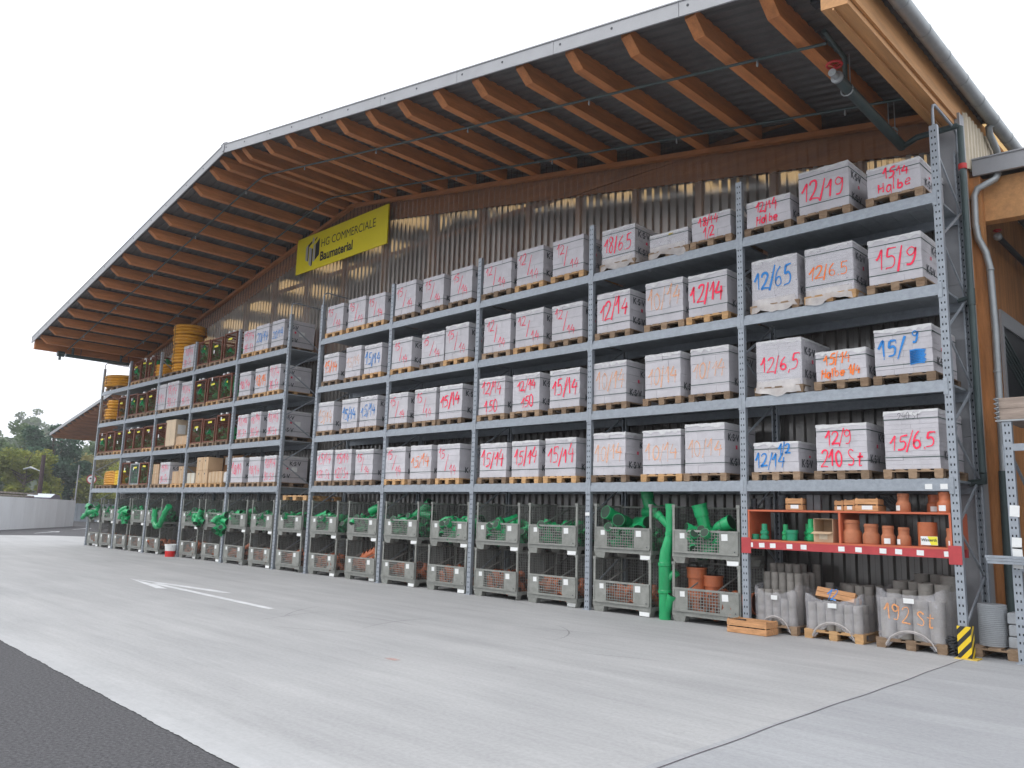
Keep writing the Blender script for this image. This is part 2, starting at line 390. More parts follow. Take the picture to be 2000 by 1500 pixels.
pts = [Vector((.035 + .010 * math.sin(y * 1.7) + .005 * math.sin(y * 5.1) - .012 * (y + 1.0), y)) for y in [0.0 - .12 * i for i in range(72)]]
for a, b in zip(pts, pts[1:]): mb.poly([(a.x-.005, a.y, .004), (b.x-.005, b.y, .004), (b.x+.005, b.y, .004), (a.x+.005, a.y, .004)][::-1])
tag(mb.build('slab_joint', mat('joint_sealant', (.10, .085, .10), .9, 0, .3, 9)), kind='structure')
scuff = film('tyre_scuff', (.14, .14, .15), .26, .9)
mb = MB()
for cx, cy, r, a0, a1 in [(-5.6, -3.6, 1.6, 10, 70), (-4.5, -3.5, 2.2, 160, 215), (-6.2, -2.6, 3.0, 200, 232), (-3.2, -6.2, 4.0, 95, 118), (-1.6, -6.6, 3.2, 100, 122),
                          (-9.4, -4.9, 5.0, 60, 78), (-6.6, -7.4, 3.5, 80, 108), (-2.4, -3.0, 6.0, 190, 205), (-7.8, -3.2, 2.5, 280, 320), (-14, -3, 6, 240, 265), (-21.9, -3.9, 1.2, 60, 120)]:
    P = [(cx + r*math.cos(R(a0+(a1-a0)*k/14)), cy + r*math.sin(R(a0+(a1-a0)*k/14))) for k in range(15)]
    for k in range(14):
        (x0, y0), (x1, y1) = P[k], P[k+1]; d = Vector((x1-x0, y1-y0)).normalized() * .011 * math.sin(math.pi*(k+.6)/15); n = (-d.y, d.x)
        mb.poly([(x0-n[0], y0-n[1], .005), (x1-n[0], y1-n[1], .005), (x1+n[0], y1+n[1], .005), (x0+n[0], y0+n[1], .005)])
tag(mb.build('tyre_marks', scuff), kind='structure')
mb = MB(); mb.poly([(-4.13+.11*math.cos(k*.52)*(1+.3*math.sin(k*2.)), -5.88+.05*math.sin(k*.52), .0045) for k in range(12)])
tag(mb.build('orange_stain', spray('faded_orange_stain', (.75, .26, .15), .22)), kind='structure')
mb = MB()                                            # direction arrow: long shaft, two barbs
def strip(pts, z=.004):
    mb.poly([(x, y, z) for x, y in pts])
strip([(-9.0, -4.70), (-9.05, -4.56), (-14.3, -4.33), (-14.3, -4.48)])
strip([(-15.76, -4.38), (-13.25, -4.80), (-13.05, -4.66), (-13.9, -4.52), (-14.3, -4.48)][::1])
strip([(-15.76, -4.38), (-14.3, -4.33), (-11.9, -4.13), (-11.7, -3.98), (-12.4, -3.97), (-13.8, -4.12)])
tag(mb.build('road_arrow', white_paint), kind='structure')
mb = MB()
for cx, cy in ((-48.4, 3.2), (-56.4, 7.6)):
    a = R(33); ca, sa = math.cos(a), math.sin(a)
    for P in ([(-2.2, -.07), (1.2, -.07), (1.2, .07), (-2.2, .07)], [(1.1, -.35), (2.6, 0), (1.1, .35)]):
        mb.poly([(cx - (x*ca - y*sa) * .9, cy + (x*sa + y*ca) * .9, .004) for x, y in P])
tag(mb.build('far_road_marking', white_paint), kind='structure')

# ------------------------------------------------------------------ hall
XR, ZR, SR, SL, YF, YW = -16.35, 11.08, .1685, .197, -2.85, 1.30
XE, XL = .15, -32.0
def zr(x): return ZR - (SR * (x - XR) if x > XR else SL * (XR - x))
hall = thing('warehouse_hall', 'long timber and sheet warehouse hall with wide overhanging gable roof behind the racks', 'building', (-16, 1.3, 0))
HO = Vector((-16, 1.3, 0))
def part(mb, name, m, parent=hall, off=HO):
    mb.v = [(x-off[0], y-off[1], z-off[2]) for x, y, z in mb.v]
    return mb.build(name, m, parent)
def roof_sheet(y0, y1, flat=False):
    mb = MB()
    for xa, xb in ((XL, XR), (XR, XE)):
        za, zb_ = zr(xa) - .01, zr(xb) - .01
        mb.poly([(xa, y0, za), (xb, y0, zb_), (xb, y1, zb_), (xa, y1, za)])
        prof = []; y = y0
        if flat: prof = [(y0, 0), (y1, 0)]
        else:
            while y < y1: prof += [(y, 0), (y+.10, 0), (y+.125, -.038), (y+.185, -.038), (y+.21, 0)]; y += .21
        for (ya, da), (yb, db) in zip(prof, prof[1:]):
            if yb > ya: mb.poly([(xa, ya, za-.03+da), (xa, yb, za-.03+db), (xb, yb, zb_-.03+db), (xb, ya, zb_-.03+da)])
    return mb
part(roof_sheet(YF, 2.4), 'roof_sheet', deck_dark)
part(roof_sheet(5.0, 30, True), 'roof_sheet', deck_dark)
mb = MB(); mg = MB(); xs_ = [XL]; k = 0
while xs_[-1] < XE - .01:
    nx = xs_[-1] + (1.15 if k % 2 else .95); nx = XR if xs_[-1] < XR - .01 < nx else nx; xs_.append(min(nx, XE)); k += 1
for k, (xa, xb) in enumerate(zip(xs_, xs_[1:])):
    (mg if k % 2 else mb).poly([(xa, 2.4, zr(xa)), (xb, 2.4, zr(xb)), (xb, 5.0, zr(xb)), (xa, 5.0, zr(xa))])
part(mg, 'roof_sheet', deck_dark)
def dim_sheet():
    m = bpy.data.materials.new('warm_glow_sheet'); m.use_nodes = True; t = m.node_tree
    tr = nd(t, 'ShaderNodeBsdfTranslucent'); tr.inputs[0].default_value = (.42, .28, .13, 1); t.links.new(tr.outputs[0], t.nodes['Material Output'].inputs[0]); return m
part(mb, 'added_skylight', dim_sheet())  # unseen roof panels, added and tinted to glow warm through the gable sheets
# fascia panels along the front edge, each with its lip and screws
def fascia(xa, xb):
    mb = MB(); y0, y1 = YF - .03, YF
    za, zb_ = zr(xa) + .03, zr(xb) + .03; h = .225
    mb.hexa([(xa, y0, za-h), (xb, y0, zb_-h), (xb, y1, zb_-h), (xa, y1, za-h), (xa, y0, za), (xb, y0, zb_), (xb, y1, zb_), (xa, y1, za)])
    mb.hexa([(xa, y0-.015, za), (xb, y0-.015, zb_), (xb, y1+.2, zb_), (xa, y1+.2, za), (xa, y0-.015, za+.02), (xb, y0-.015, zb_+.02), (xb, y1+.2, zb_+.02), (xa, y1+.2, za+.02)])
    for fx in (.06, .5):
        x = xa + (xb-xa)*fx; z = zr(x) - .06
        mb.lathe([(.02, 0), (.02, .006)], 8, Matrix.Translation((x, y0, z)) @ Matrix.Rotation(R(90), 4, 'X'), 1)
    return part(mb, 'fascia_panel', [galv_white, ink_soft])
x = XR
while x < XE - .3: fascia(x + .004, min(x + 2.34, XE) - .004); x += 2.34
x = XR
while x > XL + .3: fascia(max(x - 2.34, XL) + .004, x - .004); x -= 2.34
mb = MB(); mb.bar((XR, YF-.05, ZR+.05), (XR, YF+.5, ZR+.05), .3, .03); mb.box(XR-.05, XR+.05, YF-.05, YF, ZR-.16, ZR+.08)
part(mb, 'ridge_cap', galv_white)
# roof purlins that carry the overhang, front ends cut back at a slant
PX = [-1.1 - 1.105 * k for k in range(14)] + [-16.05] + [-16.72, -17.30] + [-18.3 - 1.0 * k for k in range(14)]
for px in PX:
    if abs(px - XR) < .12: continue
    zt, zb_ = zr(px) - .075, zr(px) - .37; w = .085
    pr = [(YF+.09, zt), (YF+.09, zt-.10), (YF+.34, zb_), (YW-.02, zb_), (YW-.02, zt)]
    mb = MB(); A = [(px-w, y, z) for y, z in pr]; B = [(px+w, y, z) for y, z in pr]
    mb.poly(A); mb.poly(B[::-1])
    for i in range(5): j = (i+1) % 5; mb.poly([A[i], B[i], B[j], A[j]])
    part(mb, 'roof_purlin', glulam)
mb = MB(); mb.hexa([(-.36, YF+.06, zr(-.36)-.62), (-.04, YF+.06, zr(-.2)-.64), (-.04, YW+.0, zr(-.2)-.64), (-.36, YW, zr(-.36)-.62),
                    (-.36, YF+.06, zr(-.36)-.08), (-.04, YF+.06, zr(-.04)-.08), (-.04, YW, zr(-.04)-.08), (-.36, YW, zr(-.36)-.08)])
mb.box(-.035, .0, YF+.05, 30, zr(0)-.52, zr(0)-.06)
mb.box(-.22, -.20, YF+.055, YW, zr(-.2)-.655, zr(-.2)-.63)
part(mb, 'edge_beam', edge_wood)
mb = MB(); mb.box(XL+.05, XL+.22, YF+.06, YW, zr(XL)-.42, zr(XL)-.04); part(mb, 'edge_beam', glulam)
for xa, xb in ((XL-.5, XR), (XR, -.03)):             # plate along the top of the gable wall
    mb = MB(); za, zb_ = zr(xa)-.37, zr(xb)-.37
    mb.hexa([(xa, YW-.14, za-.10), (xb, YW-.14, zb_-.10), (xb, YW-.01, zb_-.10), (xa, YW-.01, za-.10), (xa, YW-.14, za-.004), (xb, YW-.14, zb_-.004), (xb, YW-.01, zb_-.004), (xa, YW-.01, za-.004)])
    part(mb, 'wall_plate', glulam_x)
def sheet_mat(nm, a0, a1, k0, k1):
    m = bpy.data.materials.new(nm); m.use_nodes = True; t = m.node_tree; b = t.nodes['Principled BSDF']
    vec, ran, oc = coords(t, (1, 1, .25), False)
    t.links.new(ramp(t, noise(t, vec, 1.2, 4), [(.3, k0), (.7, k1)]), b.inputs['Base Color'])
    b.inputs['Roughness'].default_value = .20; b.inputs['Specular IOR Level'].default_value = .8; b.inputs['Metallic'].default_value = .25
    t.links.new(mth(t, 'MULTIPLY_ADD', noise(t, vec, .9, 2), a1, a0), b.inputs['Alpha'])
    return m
sheet = sheet_mat('translucent_wall_sheet', .24, .34, (.20, .19, .175), (.33, .32, .30)); sheet_top = sheet_mat('upper_wall_sheet', .18, .16, (.20, .19, .175), (.33, .32, .30)); sheet_shaded = sheet_mat('shaded_wall_sheet', .9, .15, (.10, .095, .09), (.15, .14, .13))
def corrugated(x0, x1, y, z0, z1f, pitch=.19, amp=.05):
    mb = MB(); x = x0; prof = []
    while x < x1: prof += [(x, 0), (x+.07, 0), (x+.095, -amp), (x+.165, -amp)]; x += pitch
    for (xa, da), (xb, db) in zip(prof, prof[1:]):
        f0 = z0 if callable(z0) else (lambda q: z0)
        mb.poly([(xa, y+da, f0(xa)), (xb, y+db, f0(xb)), (xb, y+db, z1f(xb)), (xa, y+da, z1f(xa))])
    return mb
part(corrugated(XL-.6, -.27, YW+.03, 0.05, lambda x: 6.3), 'wall_sheet', sheet_shaded)  # same sheeting, with the shade behind the racks put into its darker colour
def frosted():
    m = bpy.data.materials.new('frosted_wall_sheet'); m.use_nodes = True; t = m.node_tree; b = t.nodes['Principled BSDF']
    vec, ran, oc = coords(t, (1, 1, .25), False)
    t.links.new(ramp(t, noise(t, vec, 1.2, 4), [(.3, (.32, .31, .29)), (.7, (.52, .50, .47))]), b.inputs['Base Color']); b.inputs['Roughness'].default_value = .2; b.inputs['Metallic'].default_value = .3
    rf = nd(t, 'ShaderNodeBsdfRefraction'); rf.inputs['Roughness'].default_value = .35; rf.inputs['IOR'].default_value = 1.12; rf.inputs['Color'].default_value = (.9, .88, .84, 1)
    mx = nd(t, 'ShaderNodeMixShader'); t.links.new(mth(t, 'MULTIPLY_ADD', noise(t, vec, .9, 2), .3, .42), mx.inputs[0])
    t.links.new(b.outputs[0], mx.inputs[1]); t.links.new(rf.outputs[0], mx.inputs[2]); t.links.new(mx.outputs[0], t.nodes['Material Output'].inputs[0]); return m
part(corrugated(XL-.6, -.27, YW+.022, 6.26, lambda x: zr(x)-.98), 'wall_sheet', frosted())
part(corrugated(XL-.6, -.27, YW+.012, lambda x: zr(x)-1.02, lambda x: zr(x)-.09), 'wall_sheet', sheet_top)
for xa, xb in ((XL-.5, XR), (XR, -.3)):              # timber frame seen through the wall sheets
    mb = MB(); za, zb_ = zr(xa), zr(xb)
    mb.hexa([(xa, 1.40, za-.92), (xb, 1.40, zb_-.92), (xb, 1.54, zb_-.92), (xa, 1.54, za-.92), (xa, 1.40, za-.3), (xb, 1.40, zb_-.3), (xb, 1.54, zb_-.3), (xa, 1.54, za-.3)])
    part(mb, 'gable_beam', glulam_x)
for px in (-1.55, -3.08, -4.63, -6.13, -7.67, -9.23, -10.83, -12.76, -14.84, -16.9, -19, -21, -23, -25, -27, -29, -31):
    mb = MB(); mb.box(px-.08, px+.08, 1.385, 1.535, 0, zr(px)-.9); part(mb, 'wall_post', timber_v)
for z in (2.9, 5.8, 8.72):
    mb = MB(); mb.box(XL-.55, -.3, 1.35, 1.384, z, z+.12); part(mb, 'wall_girt', glulam_x)
mb = MB(); mb.poly([(XL, 6.2, 0), (-.1, 6.2, 0), (-.1, 6.2, zr(0)-.1), (XR, 6.2, ZR-.1), (XL, 6.2, zr(XL)-.1)]); part(mb, 'inner_wall', glulam_x)
mb = MB(); mb.poly([(XL, 30, 0), (0, 30, 0), (0, 30, zr(0)-.1), (XR, 30, ZR-.1), (XL, 30, zr(XL)-.1)]); part(mb, 'rear_wall', deck_dark)
mb = MB(); mb.box(XL-.62, XL-.55, YW, 30, 0, zr(XL)-.15); part(mb, 'side_wall', deck_dark)
mb = MB(); mb.box(-.10, -.01, 1.42, 30, 0, 8.1)
for i in range(40):                                  # plank joints of the timber side wall
    mb.box(-.01, .004, 1.46 + i*.142, 1.46 + i*.142 + .135, 0, 7.1)
part(mb, 'side_wall', timber_v)
for z0, z1 in ((0, 2.93), (2.936, 5.2), (5.206, 7.9)):   # grey folded corner sheets
    mb = MB(); mb.box(-.27, .035, 1.20, 1.29, z0, z1); mb.box(-.008, .036, 1.291, 1.42, z0, z1); part(mb, 'corner_sheet', galv_white)
mb = MB(); y = 1.45; prof = []
while y < 9: prof += [(y, 0), (y+.06, 0), (y+.085, .035), (y+.145, .035)]; y += .17
for (ya, da), (yb, db) in zip(prof, prof[1:]): mb.poly([(.015+da, ya, 7.1), (.015+db, yb, 7.1), (.015+db, yb, 8.02), (.015+da, ya, 8.02)])
part(mb, 'upper_side_sheet', mat('tan_sheet', (.50, .43, .32), .5, .1, .08, 3))
gx, gz = .20, zr(.15) - .10
mb = MB(); mb.tube([(gx, YF-.02, gz), (gx, 30, gz)], .10, 14); gut = part(mb, 'gutter', zinc)
for k in range(14):
    mb = MB(); y = YF + .35 + k * .82; mb.tube([(gx, y, gz), (gx, y+.03, gz)], .106, 14); part(mb, 'gutter_bracket', zinc, gut)
mb = MB(); mb.tube([(.2, 2.45, gz-.05), (.13, 2.45, 8.1), (.13, 2.5, 7.98), (.13, 2.85, 7.86), (.13, 2.92, 7.75), (.13, 2.92, 7.1)], .055, 10); part(mb, 'downpipe', zinc)
mb = MB(); mb.tube([(.38, 1.72, 6.98), (.35, 1.66, 6.88), (.26, 1.60, 6.82), (.12, 1.58, 6.76), (.07, 1.58, 6.66), (.062, 1.58, 6.2), (.085, 1.58, 5.98), (.17, 1.60, 5.74), (.21, 1.6, 5.5), (.225, 1.6, 4.5), (.20, 1.6, 2.45)], .05, 10)
for z in (6.6, 6.15, 5.45, 3.9): mb.tube([(.062 if z > 5.6 else .215, 1.59, z), (.062 if z > 5.6 else .215, 1.59, z+.03)], .057, 10)
dp = part(mb, 'downpipe', zinc)
mb = MB(); mb.tube([(.195, 1.6, 2.46), (.17, 1.6, 0)], .062, 10); part(mb, 'sleeve', dark_pipe, dp)
mb = MB(); mb.box(.012, .05, 2.75, 5.2, 4.87, 5.12); mb.box(.012, .05, 2.75, 2.87, 3.5, 4.868); mb.box(.012, .05, 5.08, 5.2, 3.5, 4.868)
mb.box(.006, .02, 2.87, 5.08, 3.5, 4.87, 1)
for k in range(22):
    z = 3.4 + k*.10
    mb.bar((.028, 2.9, z+.25), (.028, 5.05, z-.55), .03, .03, 2) if z < 4.6 and z > 4.06 else None
part(mb, 'louvre_panel', [galv_white, black_m, dark_pipe])

# lean-to beside the hall
annex = thing('lean_to', 'timber lean-to with grey roof flashing beside the hall corner', 'building', (4, 1.7, 0)); AO = Vector((4, 1.7, 0))
mb = MB(); mb.hexa([(.06, 1.60, 6.99), (9, 1.60, 6.6), (9, 1.66, 6.6), (.06, 1.66, 6.99), (.06, 1.60, 7.24), (9, 1.60, 6.85), (9, 1.66, 6.85), (.06, 1.66, 7.24)])
mb.hexa([(.06, 1.58, 7.242), (9, 1.58, 6.852), (9, 1.75, 6.852), (.06, 1.75, 7.242), (.06, 1.58, 7.265), (9, 1.58, 6.875), (9, 1.75, 6.875), (.06, 1.75, 7.265)])
part(mb, 'roof_flashing', galv_white, annex, AO)
mb = MB(); mb.hexa([(.06, 1.67, 7.05), (9, 1.67, 6.66), (9, 12, 6.66), (.06, 12, 7.05), (.06, 1.67, 7.2), (9, 1.67, 6.81), (9, 12, 6.81), (.06, 12, 7.2)])
part(mb, 'lean_to_roof', deck_dark, annex, AO)
mb = MB(); mb.hexa([(.03, 1.80, 6.30), (9, 1.80, 5.9), (9, 2.0, 5.9), (.03, 2.0, 6.30), (.03, 1.80, 6.98), (9, 1.80, 6.58), (9, 2.0, 6.58), (.03, 2.0, 6.98)])
part(mb, 'front_beam', edge_wood, annex, AO)
mb = MB(); mb.box(.0, .15, 1.64, 1.79, 0, 6.98); part(mb, 'timber_post', timber_v, annex, AO)
mb = MB(); mb.box(.05, 9, 11.9, 12, 0, 6.6); part(mb, 'lean_to_wall', deck_dark, annex, AO)
mb = MB(); mb.box(8.8, 9, 1.8, 12, 0, 5.9); part(mb, 'lean_to_wall', deck_dark, annex, AO)

# ------------------------------------------------------------------ sign on the gable
sg = thing('company_sign', 'yellow sign board reading HG COMMERCIALE Baumaterial on the gable wall', 'sign', (-16.83, 1.13, 9.62))
mb = MB(); mb.box(-2.41, 2.41, 0, .04, -.58, .58); mb.build('board', sign_y, sg)
def put(mbt, name, m, parent, loc, rot=None): return obj(name, mbt.mesh(name, m), parent, loc, rot)
put(text_mb('HG COMMERCIALE', .37, 0, .90), 'lettering', ink, sg, (-1.0, -.004, .05))
put(text_mb('Baumaterial', .40, .012, .93), 'lettering', ink, sg, (-1.02, -.004, -.38))
mb = MB()
def facet(pts, k): mb.poly([(x, 0, z) for x, z in pts], k)
facet([(-.36, -.20), (-.24, -.26), (-.24, .30), (-.36, .22)], 1); facet([(-.24, -.24), (-.19, -.26), (-.19, .20), (-.02, .30), (-.02, .38), (-.24, .28)], 0)
facet([(-.16, -.36), (-.02, -.46), (-.02, .12), (-.16, .20)], 1); facet([(-.02, -.46), (.05, -.42), (.05, .10), (-.02, .13)], 0)
facet([(.0, .24), (.10, .30), (.10, .44), (.05, .48), (.0, .42)], 1); facet([(.07, -.30), (.17, -.34), (.17, .26), (.07, .20)], 1)
facet([(.19, -.30), (.42, -.16), (.42, .38), (.19, .22)], 0); facet([(.13, .32), (.26, .40), (.26, .46), (.13, .38)], 0)
mb.build('emblem', [ink, mat('emblem_silver', (.42, .42, .42), .4, .2, .05, 4)], sg, (-1.5, -.005, .0))

# ------------------------------------------------------------------ sprinkler pipes under the roof
def zp(x): return zr(x) - .45
br = thing('sprinkler_pipe', 'thin dark sprinkler pipe along the outer edge of the overhang, under the purlins', 'pipe', (XR, -1.72, zp(XR)), 0, 'sprinkler pipes under the overhang')
def branch(root, y, x1):
    o = Vector(root.location); mb = MB()
    mb.tube([Vector((XL+.6, y, zp(XL+.6)))-o, Vector((XR-.4, y, zp(XR-.4)))-o, Vector((XR, y, zp(XR)-.03))-o, Vector((XR+.4, y, zp(XR+.4)))-o, Vector((x1, y, zp(x1)))-o], .022, 8)
    mb.build('pipe', dark_pipe, root); x = x1 - 1.0
    while x > XL + 1:
        mb = MB(); mb.lathe([(.012, -.09), (.02, -.06), (.014, -.03), (.014, 0)], 8, Matrix.Translation(Vector((x, y, zp(x)-.02)) - o))
        mb.build('sprinkler_head', zinc, root); x -= 3.1
branch(br, -1.72, -.75)
br = thing('sprinkler_pipe', 'thin dark sprinkler pipe close to the gable wall, behind the top shelf', 'pipe', (XR, .35, zp(XR)), 0, 'sprinkler pipes under the overhang')
branch(br, .35, -.35)
mp_ = thing('sprinkler_main', 'thick dark sprinkler main with red handwheel valve hanging under the roof corner', 'pipe', (-.8, 0, 7.7))
mb = MB(); mb.tube([(0, -1.25, .02), (0, 1.18, -.1)], .075, 14); mb.tube([(0, 1.1, -.09), (.05, 1.14, -.12), (.3, .95, -.13), (.86, .95, -.13), (.90, .95, -.16), (.90, .95, -5.3)], .045, 10)
mb.tube([(.9, .95, -2.78), (.72, .98, -2.80)], .035, 8); mb.tube([(.9, .95, -2.66), (.9, .95, -2.9)], .056, 10); mb.tube([(.9, .95, -5.3), (.9, 1.0, -5.42), (.7, 1.05, -5.44)], .05, 10)
mb.tube([(.02, -1.05, .05), (.02, -1.05, .42), (.02, -1.72, .50)], .035, 8)
mb.build('pipe', dark_pipe, mp_)
for y in (-.95, .75):
    mb = MB()
    for dx in (-.04, .05): mb.tube([(dx, y, .5), (dx, y, .0)], .008, 6)
    mb.tube([(.085*math.cos(a*.6), y, .085*math.sin(a*.6)-.03) for a in range(11)], .012, 6); mb.build('hanger', zinc, mp_)
mb = MB(); mb.lathe([(.05, 0), (.085, .01), (.085, .05), (.05, .06), (.04, .16), (.055, .17), (.055, .2)], 12, Matrix.Translation((0, -1.25, .02)) @ Matrix.Rotation(R(90), 4, 'X')); mb.build('valve_body', zinc, mp_)
mb = MB(); mb.tube([(.10*math.cos(a*.52), -1.36+.10*math.sin(a*.52), .17) for a in range(12)], .018, 6, closed=True)
for a in range(3): mb.bar((.1*math.cos(a*2.1), -1.36+.1*math.sin(a*2.1), .17), (0, -1.36, .15), .015, .015)
mb.tube([(0, -1.36, .17), (0, -1.36, .05)], .02, 6); mb.build('handwheel', red_m, mp_)
mb = MB(); mb.tube([(.9, .95, -.83), (.9, .95, -.75)], .06, 10); mb.build('clamp', red_m, mp_)
fl_ = thing('floodlight', 'small black floodlight under the overhang at the top edge of the photo', 'lamp', (-.55, -2.3, 8.25)); mb = MB(); mb.cbox(-.14, .14, -.05, .12, -.03, .16, .02); mb.build('housing', black_m, fl_); mb = MB(); mb.box(-.02, .02, .02, .06, .16, .4); mb.build('bracket', zinc, fl_)
fp = thing('sprinkler_main', 'dark sprinkler main hanging in the open under the far left eave', 'pipe', (-31.5, -.6, 7.45))
mb = MB(); mb.tube([(0, -1.15, 0), (0, 1.3, 0)], .07, 12); mb.tube([(0, -1.2, .02), (0, -1.45, .02)], .11, 8); mb.tube([(0, -1.35, 0), (0, -1.35, -.22)], .05, 8); mb.build('pipe', dark_pipe, fp)
for y in (-.9, .95):
    mb = MB(); mb.tube([(0, y, 0), (0, y, .5)], .05, 8); mb.tube([(.0, y+.3, 0), (.0, y+.3, .5)], .012, 6); mb.build('hanger', dark_pipe, fp)
av = thing('sprinkler_valve', 'small grey valve with red wheel on a dark pipe inside the lean-to', 'valve', (.17, 2.35, 6.2))
mb = MB(); mb.tube([(0, 0, 0), (0, 3.5, -.05)], .045, 10); mb.build('pipe', black_m, av)
mb = MB(); mb.lathe([(.03, -.06), (.06, -.04), (.06, .03), (.03, .06)], 10, Matrix.Rotation(R(90), 4, 'X')); mb.build('valve_body', zinc, av)
mb = MB(); mb.tube([(.05*math.cos(a*.63), .05*math.sin(a*.63), .1) for a in range(10)], .012, 6, closed=True); mb.tube([(0, 0, .1), (0, 0, .03)], .012, 6); mb.build('handwheel', red_m, av)

# ------------------------------------------------------------------ pallet racks
PXS = [0, -3.024, -6.162, -9.323, -12.47, -15.663, -17.347, -20.432, -23.534, -26.432, -29.376, -32.277]
ZB = {1: 2.109, 2: 3.432, 3: 4.770, 4: 6.095}
DEPTH = 1.16; TOP = 7.24
post_mb = MB(); w = .052
post_mb.poly([(-w, 0, 0), (w, 0, 0), (w, 0, TOP), (-w, 0, TOP)])
for s in (-1, 1):
    post_mb.box(min(s*w, s*(w-.004)), max(s*w, s*(w-.004)), .003, .075, 0, TOP)
    post_mb.box(min(s*.026, s*w), max(s*.026, s*w), .075, .078, 0, TOP)
post_mb.box(-.075, .075, -.03, .11, 0, .012)
post_me = post_mb.mesh('rack_post', galv_post)
brace_meshes = []
def rack(posts, label, hoops):
    x0 = PXS[posts[0]]; root = thing('pallet_rack', label, 'shelving', (x0, 0, 0), 0, 'galvanised pallet racks')
    for p in posts:
        px = PXS[p] - x0
        obj('post', post_me, root, (px, 0, 0)); obj('post', post_me, root, (px, DEPTH, 0), (0, 0, math.pi))
        z = .32; side = 0; k = 0
        while z < TOP - .8:
            mb = MB(); ya, yb = (.05, DEPTH-.05) if side == 0 else (DEPTH-.05, .05)
            mb.bar((0, ya, z), (0, yb, z+.66), .03, .022, 0, (1, 0, 0)); mb.build('brace', galv, root, (px, 0, 0)); z += .66; side ^= 1
        if p in hoops:
            mb = MB(); zt = TOP + (.36 if p != 11 else .26); hx = 0
            mb.tube([(hx, .03, TOP-.35), (hx, .03, zt-.12), (hx, .06, zt-.04), (hx, .14, zt), (hx, DEPTH-.14, zt-.02), (hx, DEPTH-.06, zt-.06), (hx, DEPTH-.03, zt-.14), (hx, DEPTH-.03, TOP-.35)], .020, 8)
            mb.build('end_guard', galv, root, (px, 0, 0))
    for a, b in zip(posts, posts[1:]):
        xa, xb = (PXS[b] - x0) + w, (PXS[a] - x0) - w
        for l, zb in ZB.items():
            mb = MB(); mb.box(xa+.004, xb-.004, -.006, .05, zb, zb+.105); mb.box(xa+.004, xb-.004, .012, .055, zb+.1055, zb+.158)
            for xc, s in ((xa, -1), (xb, 1)):
                mb.box(min(xc, xc+s*.0505), max(xc, xc+s*.0505), -.011, -.002, zb-.04, zb+.18); mb.box(min(xc, xc-s*.006), max(xc, xc-s*.006), -.010, .05, zb-.04, zb+.18)
            mb.build('beam', galv, root)
            mb = MB(); mb.box(xa+.004, xb-.004, DEPTH-.05, DEPTH+.006, zb, zb+.105); mb.box(xa+.004, xb-.004, DEPTH-.055, DEPTH-.012, zb+.1055, zb+.158); mb.build('beam', galv, root)
            mb = MB(); n = int((xb-xa)/.235); st = (xb-xa-.02)/n
            for i in range(n):
                u0 = xa+.01+i*st; mb.box(u0, u0+st-.006, .056, DEPTH-.056, zb+.135, zb+.165)
                mb.box(u0+.01, u0+st-.03, .030, .0555, zb+.1585, zb+.167)
            mb.build('deck', galv_deck, root)
    return root
rackA = rack([0, 1, 2, 3, 4, 5], 'galvanised pallet rack of five bays from the yellow striped post to the gap', (0, 5))
rackB = rack([6, 7, 8, 9, 10, 11], 'far galvanised pallet rack of five bays left of the gap, with brown cages', (6, 11))
for bx in (-.31, -.12):
    mb = MB(); mb.box(-.045, .045, 0, .002, -.035, .035); o = mb.build('beam_label', paper, rackA, (bx, -.0095, 2.165))
mb = MB(); mb.box(-.05, .05, 0, .003, -.03, .03); mb.build('post_label', paper, rackA, (PXS[2], -.012, 1.70))
gd = thing('post_guard', 'yellow and black striped steel guard at the foot of the right rack post', 'guard', (0.005, -.02, 0))
def stripes():
    m = bpy.data.materials.new('hazard_stripes'); m.use_nodes = True; t = m.node_tree; b = t.nodes['Principled BSDF']
    tc = nd(t, 'ShaderNodeTexCoord'); sx = nd(t, 'ShaderNodeSeparateXYZ'); t.links.new(tc.outputs['Object'], sx.inputs[0])
    k = mth(t, 'FRACT', mth(t, 'MULTIPLY', mth(t, 'SUBTRACT', sx.outputs[2], mth(t, 'MULTIPLY', mth(t, 'ADD', sx.outputs[0], sx.outputs[1]), 1.1)), 6.6))
    t.links.new(mixc(t, mth(t, 'GREATER_THAN', k, .52), (.72, .50, .012), (.016, .016, .016)), b.inputs['Base Color']); b.inputs['Roughness'].default_value = .45
    return m
mb = MB(); mb.box(-.06, .10, -.03, -.022, .012, .40); mb.box(.092, .10, -.0215, .11, .012, .40); mb.box(-.06, -.052, -.0215, .02, .012, .40); mb.build('shield', stripes(), gd)
mb = MB(); mb.box(-.09, .17, -.09, .14, 0, .012); mb.build('foot_plate', mat('yellow_plate', (.60, .42, .08), .6, 0, .25, 9), gd)
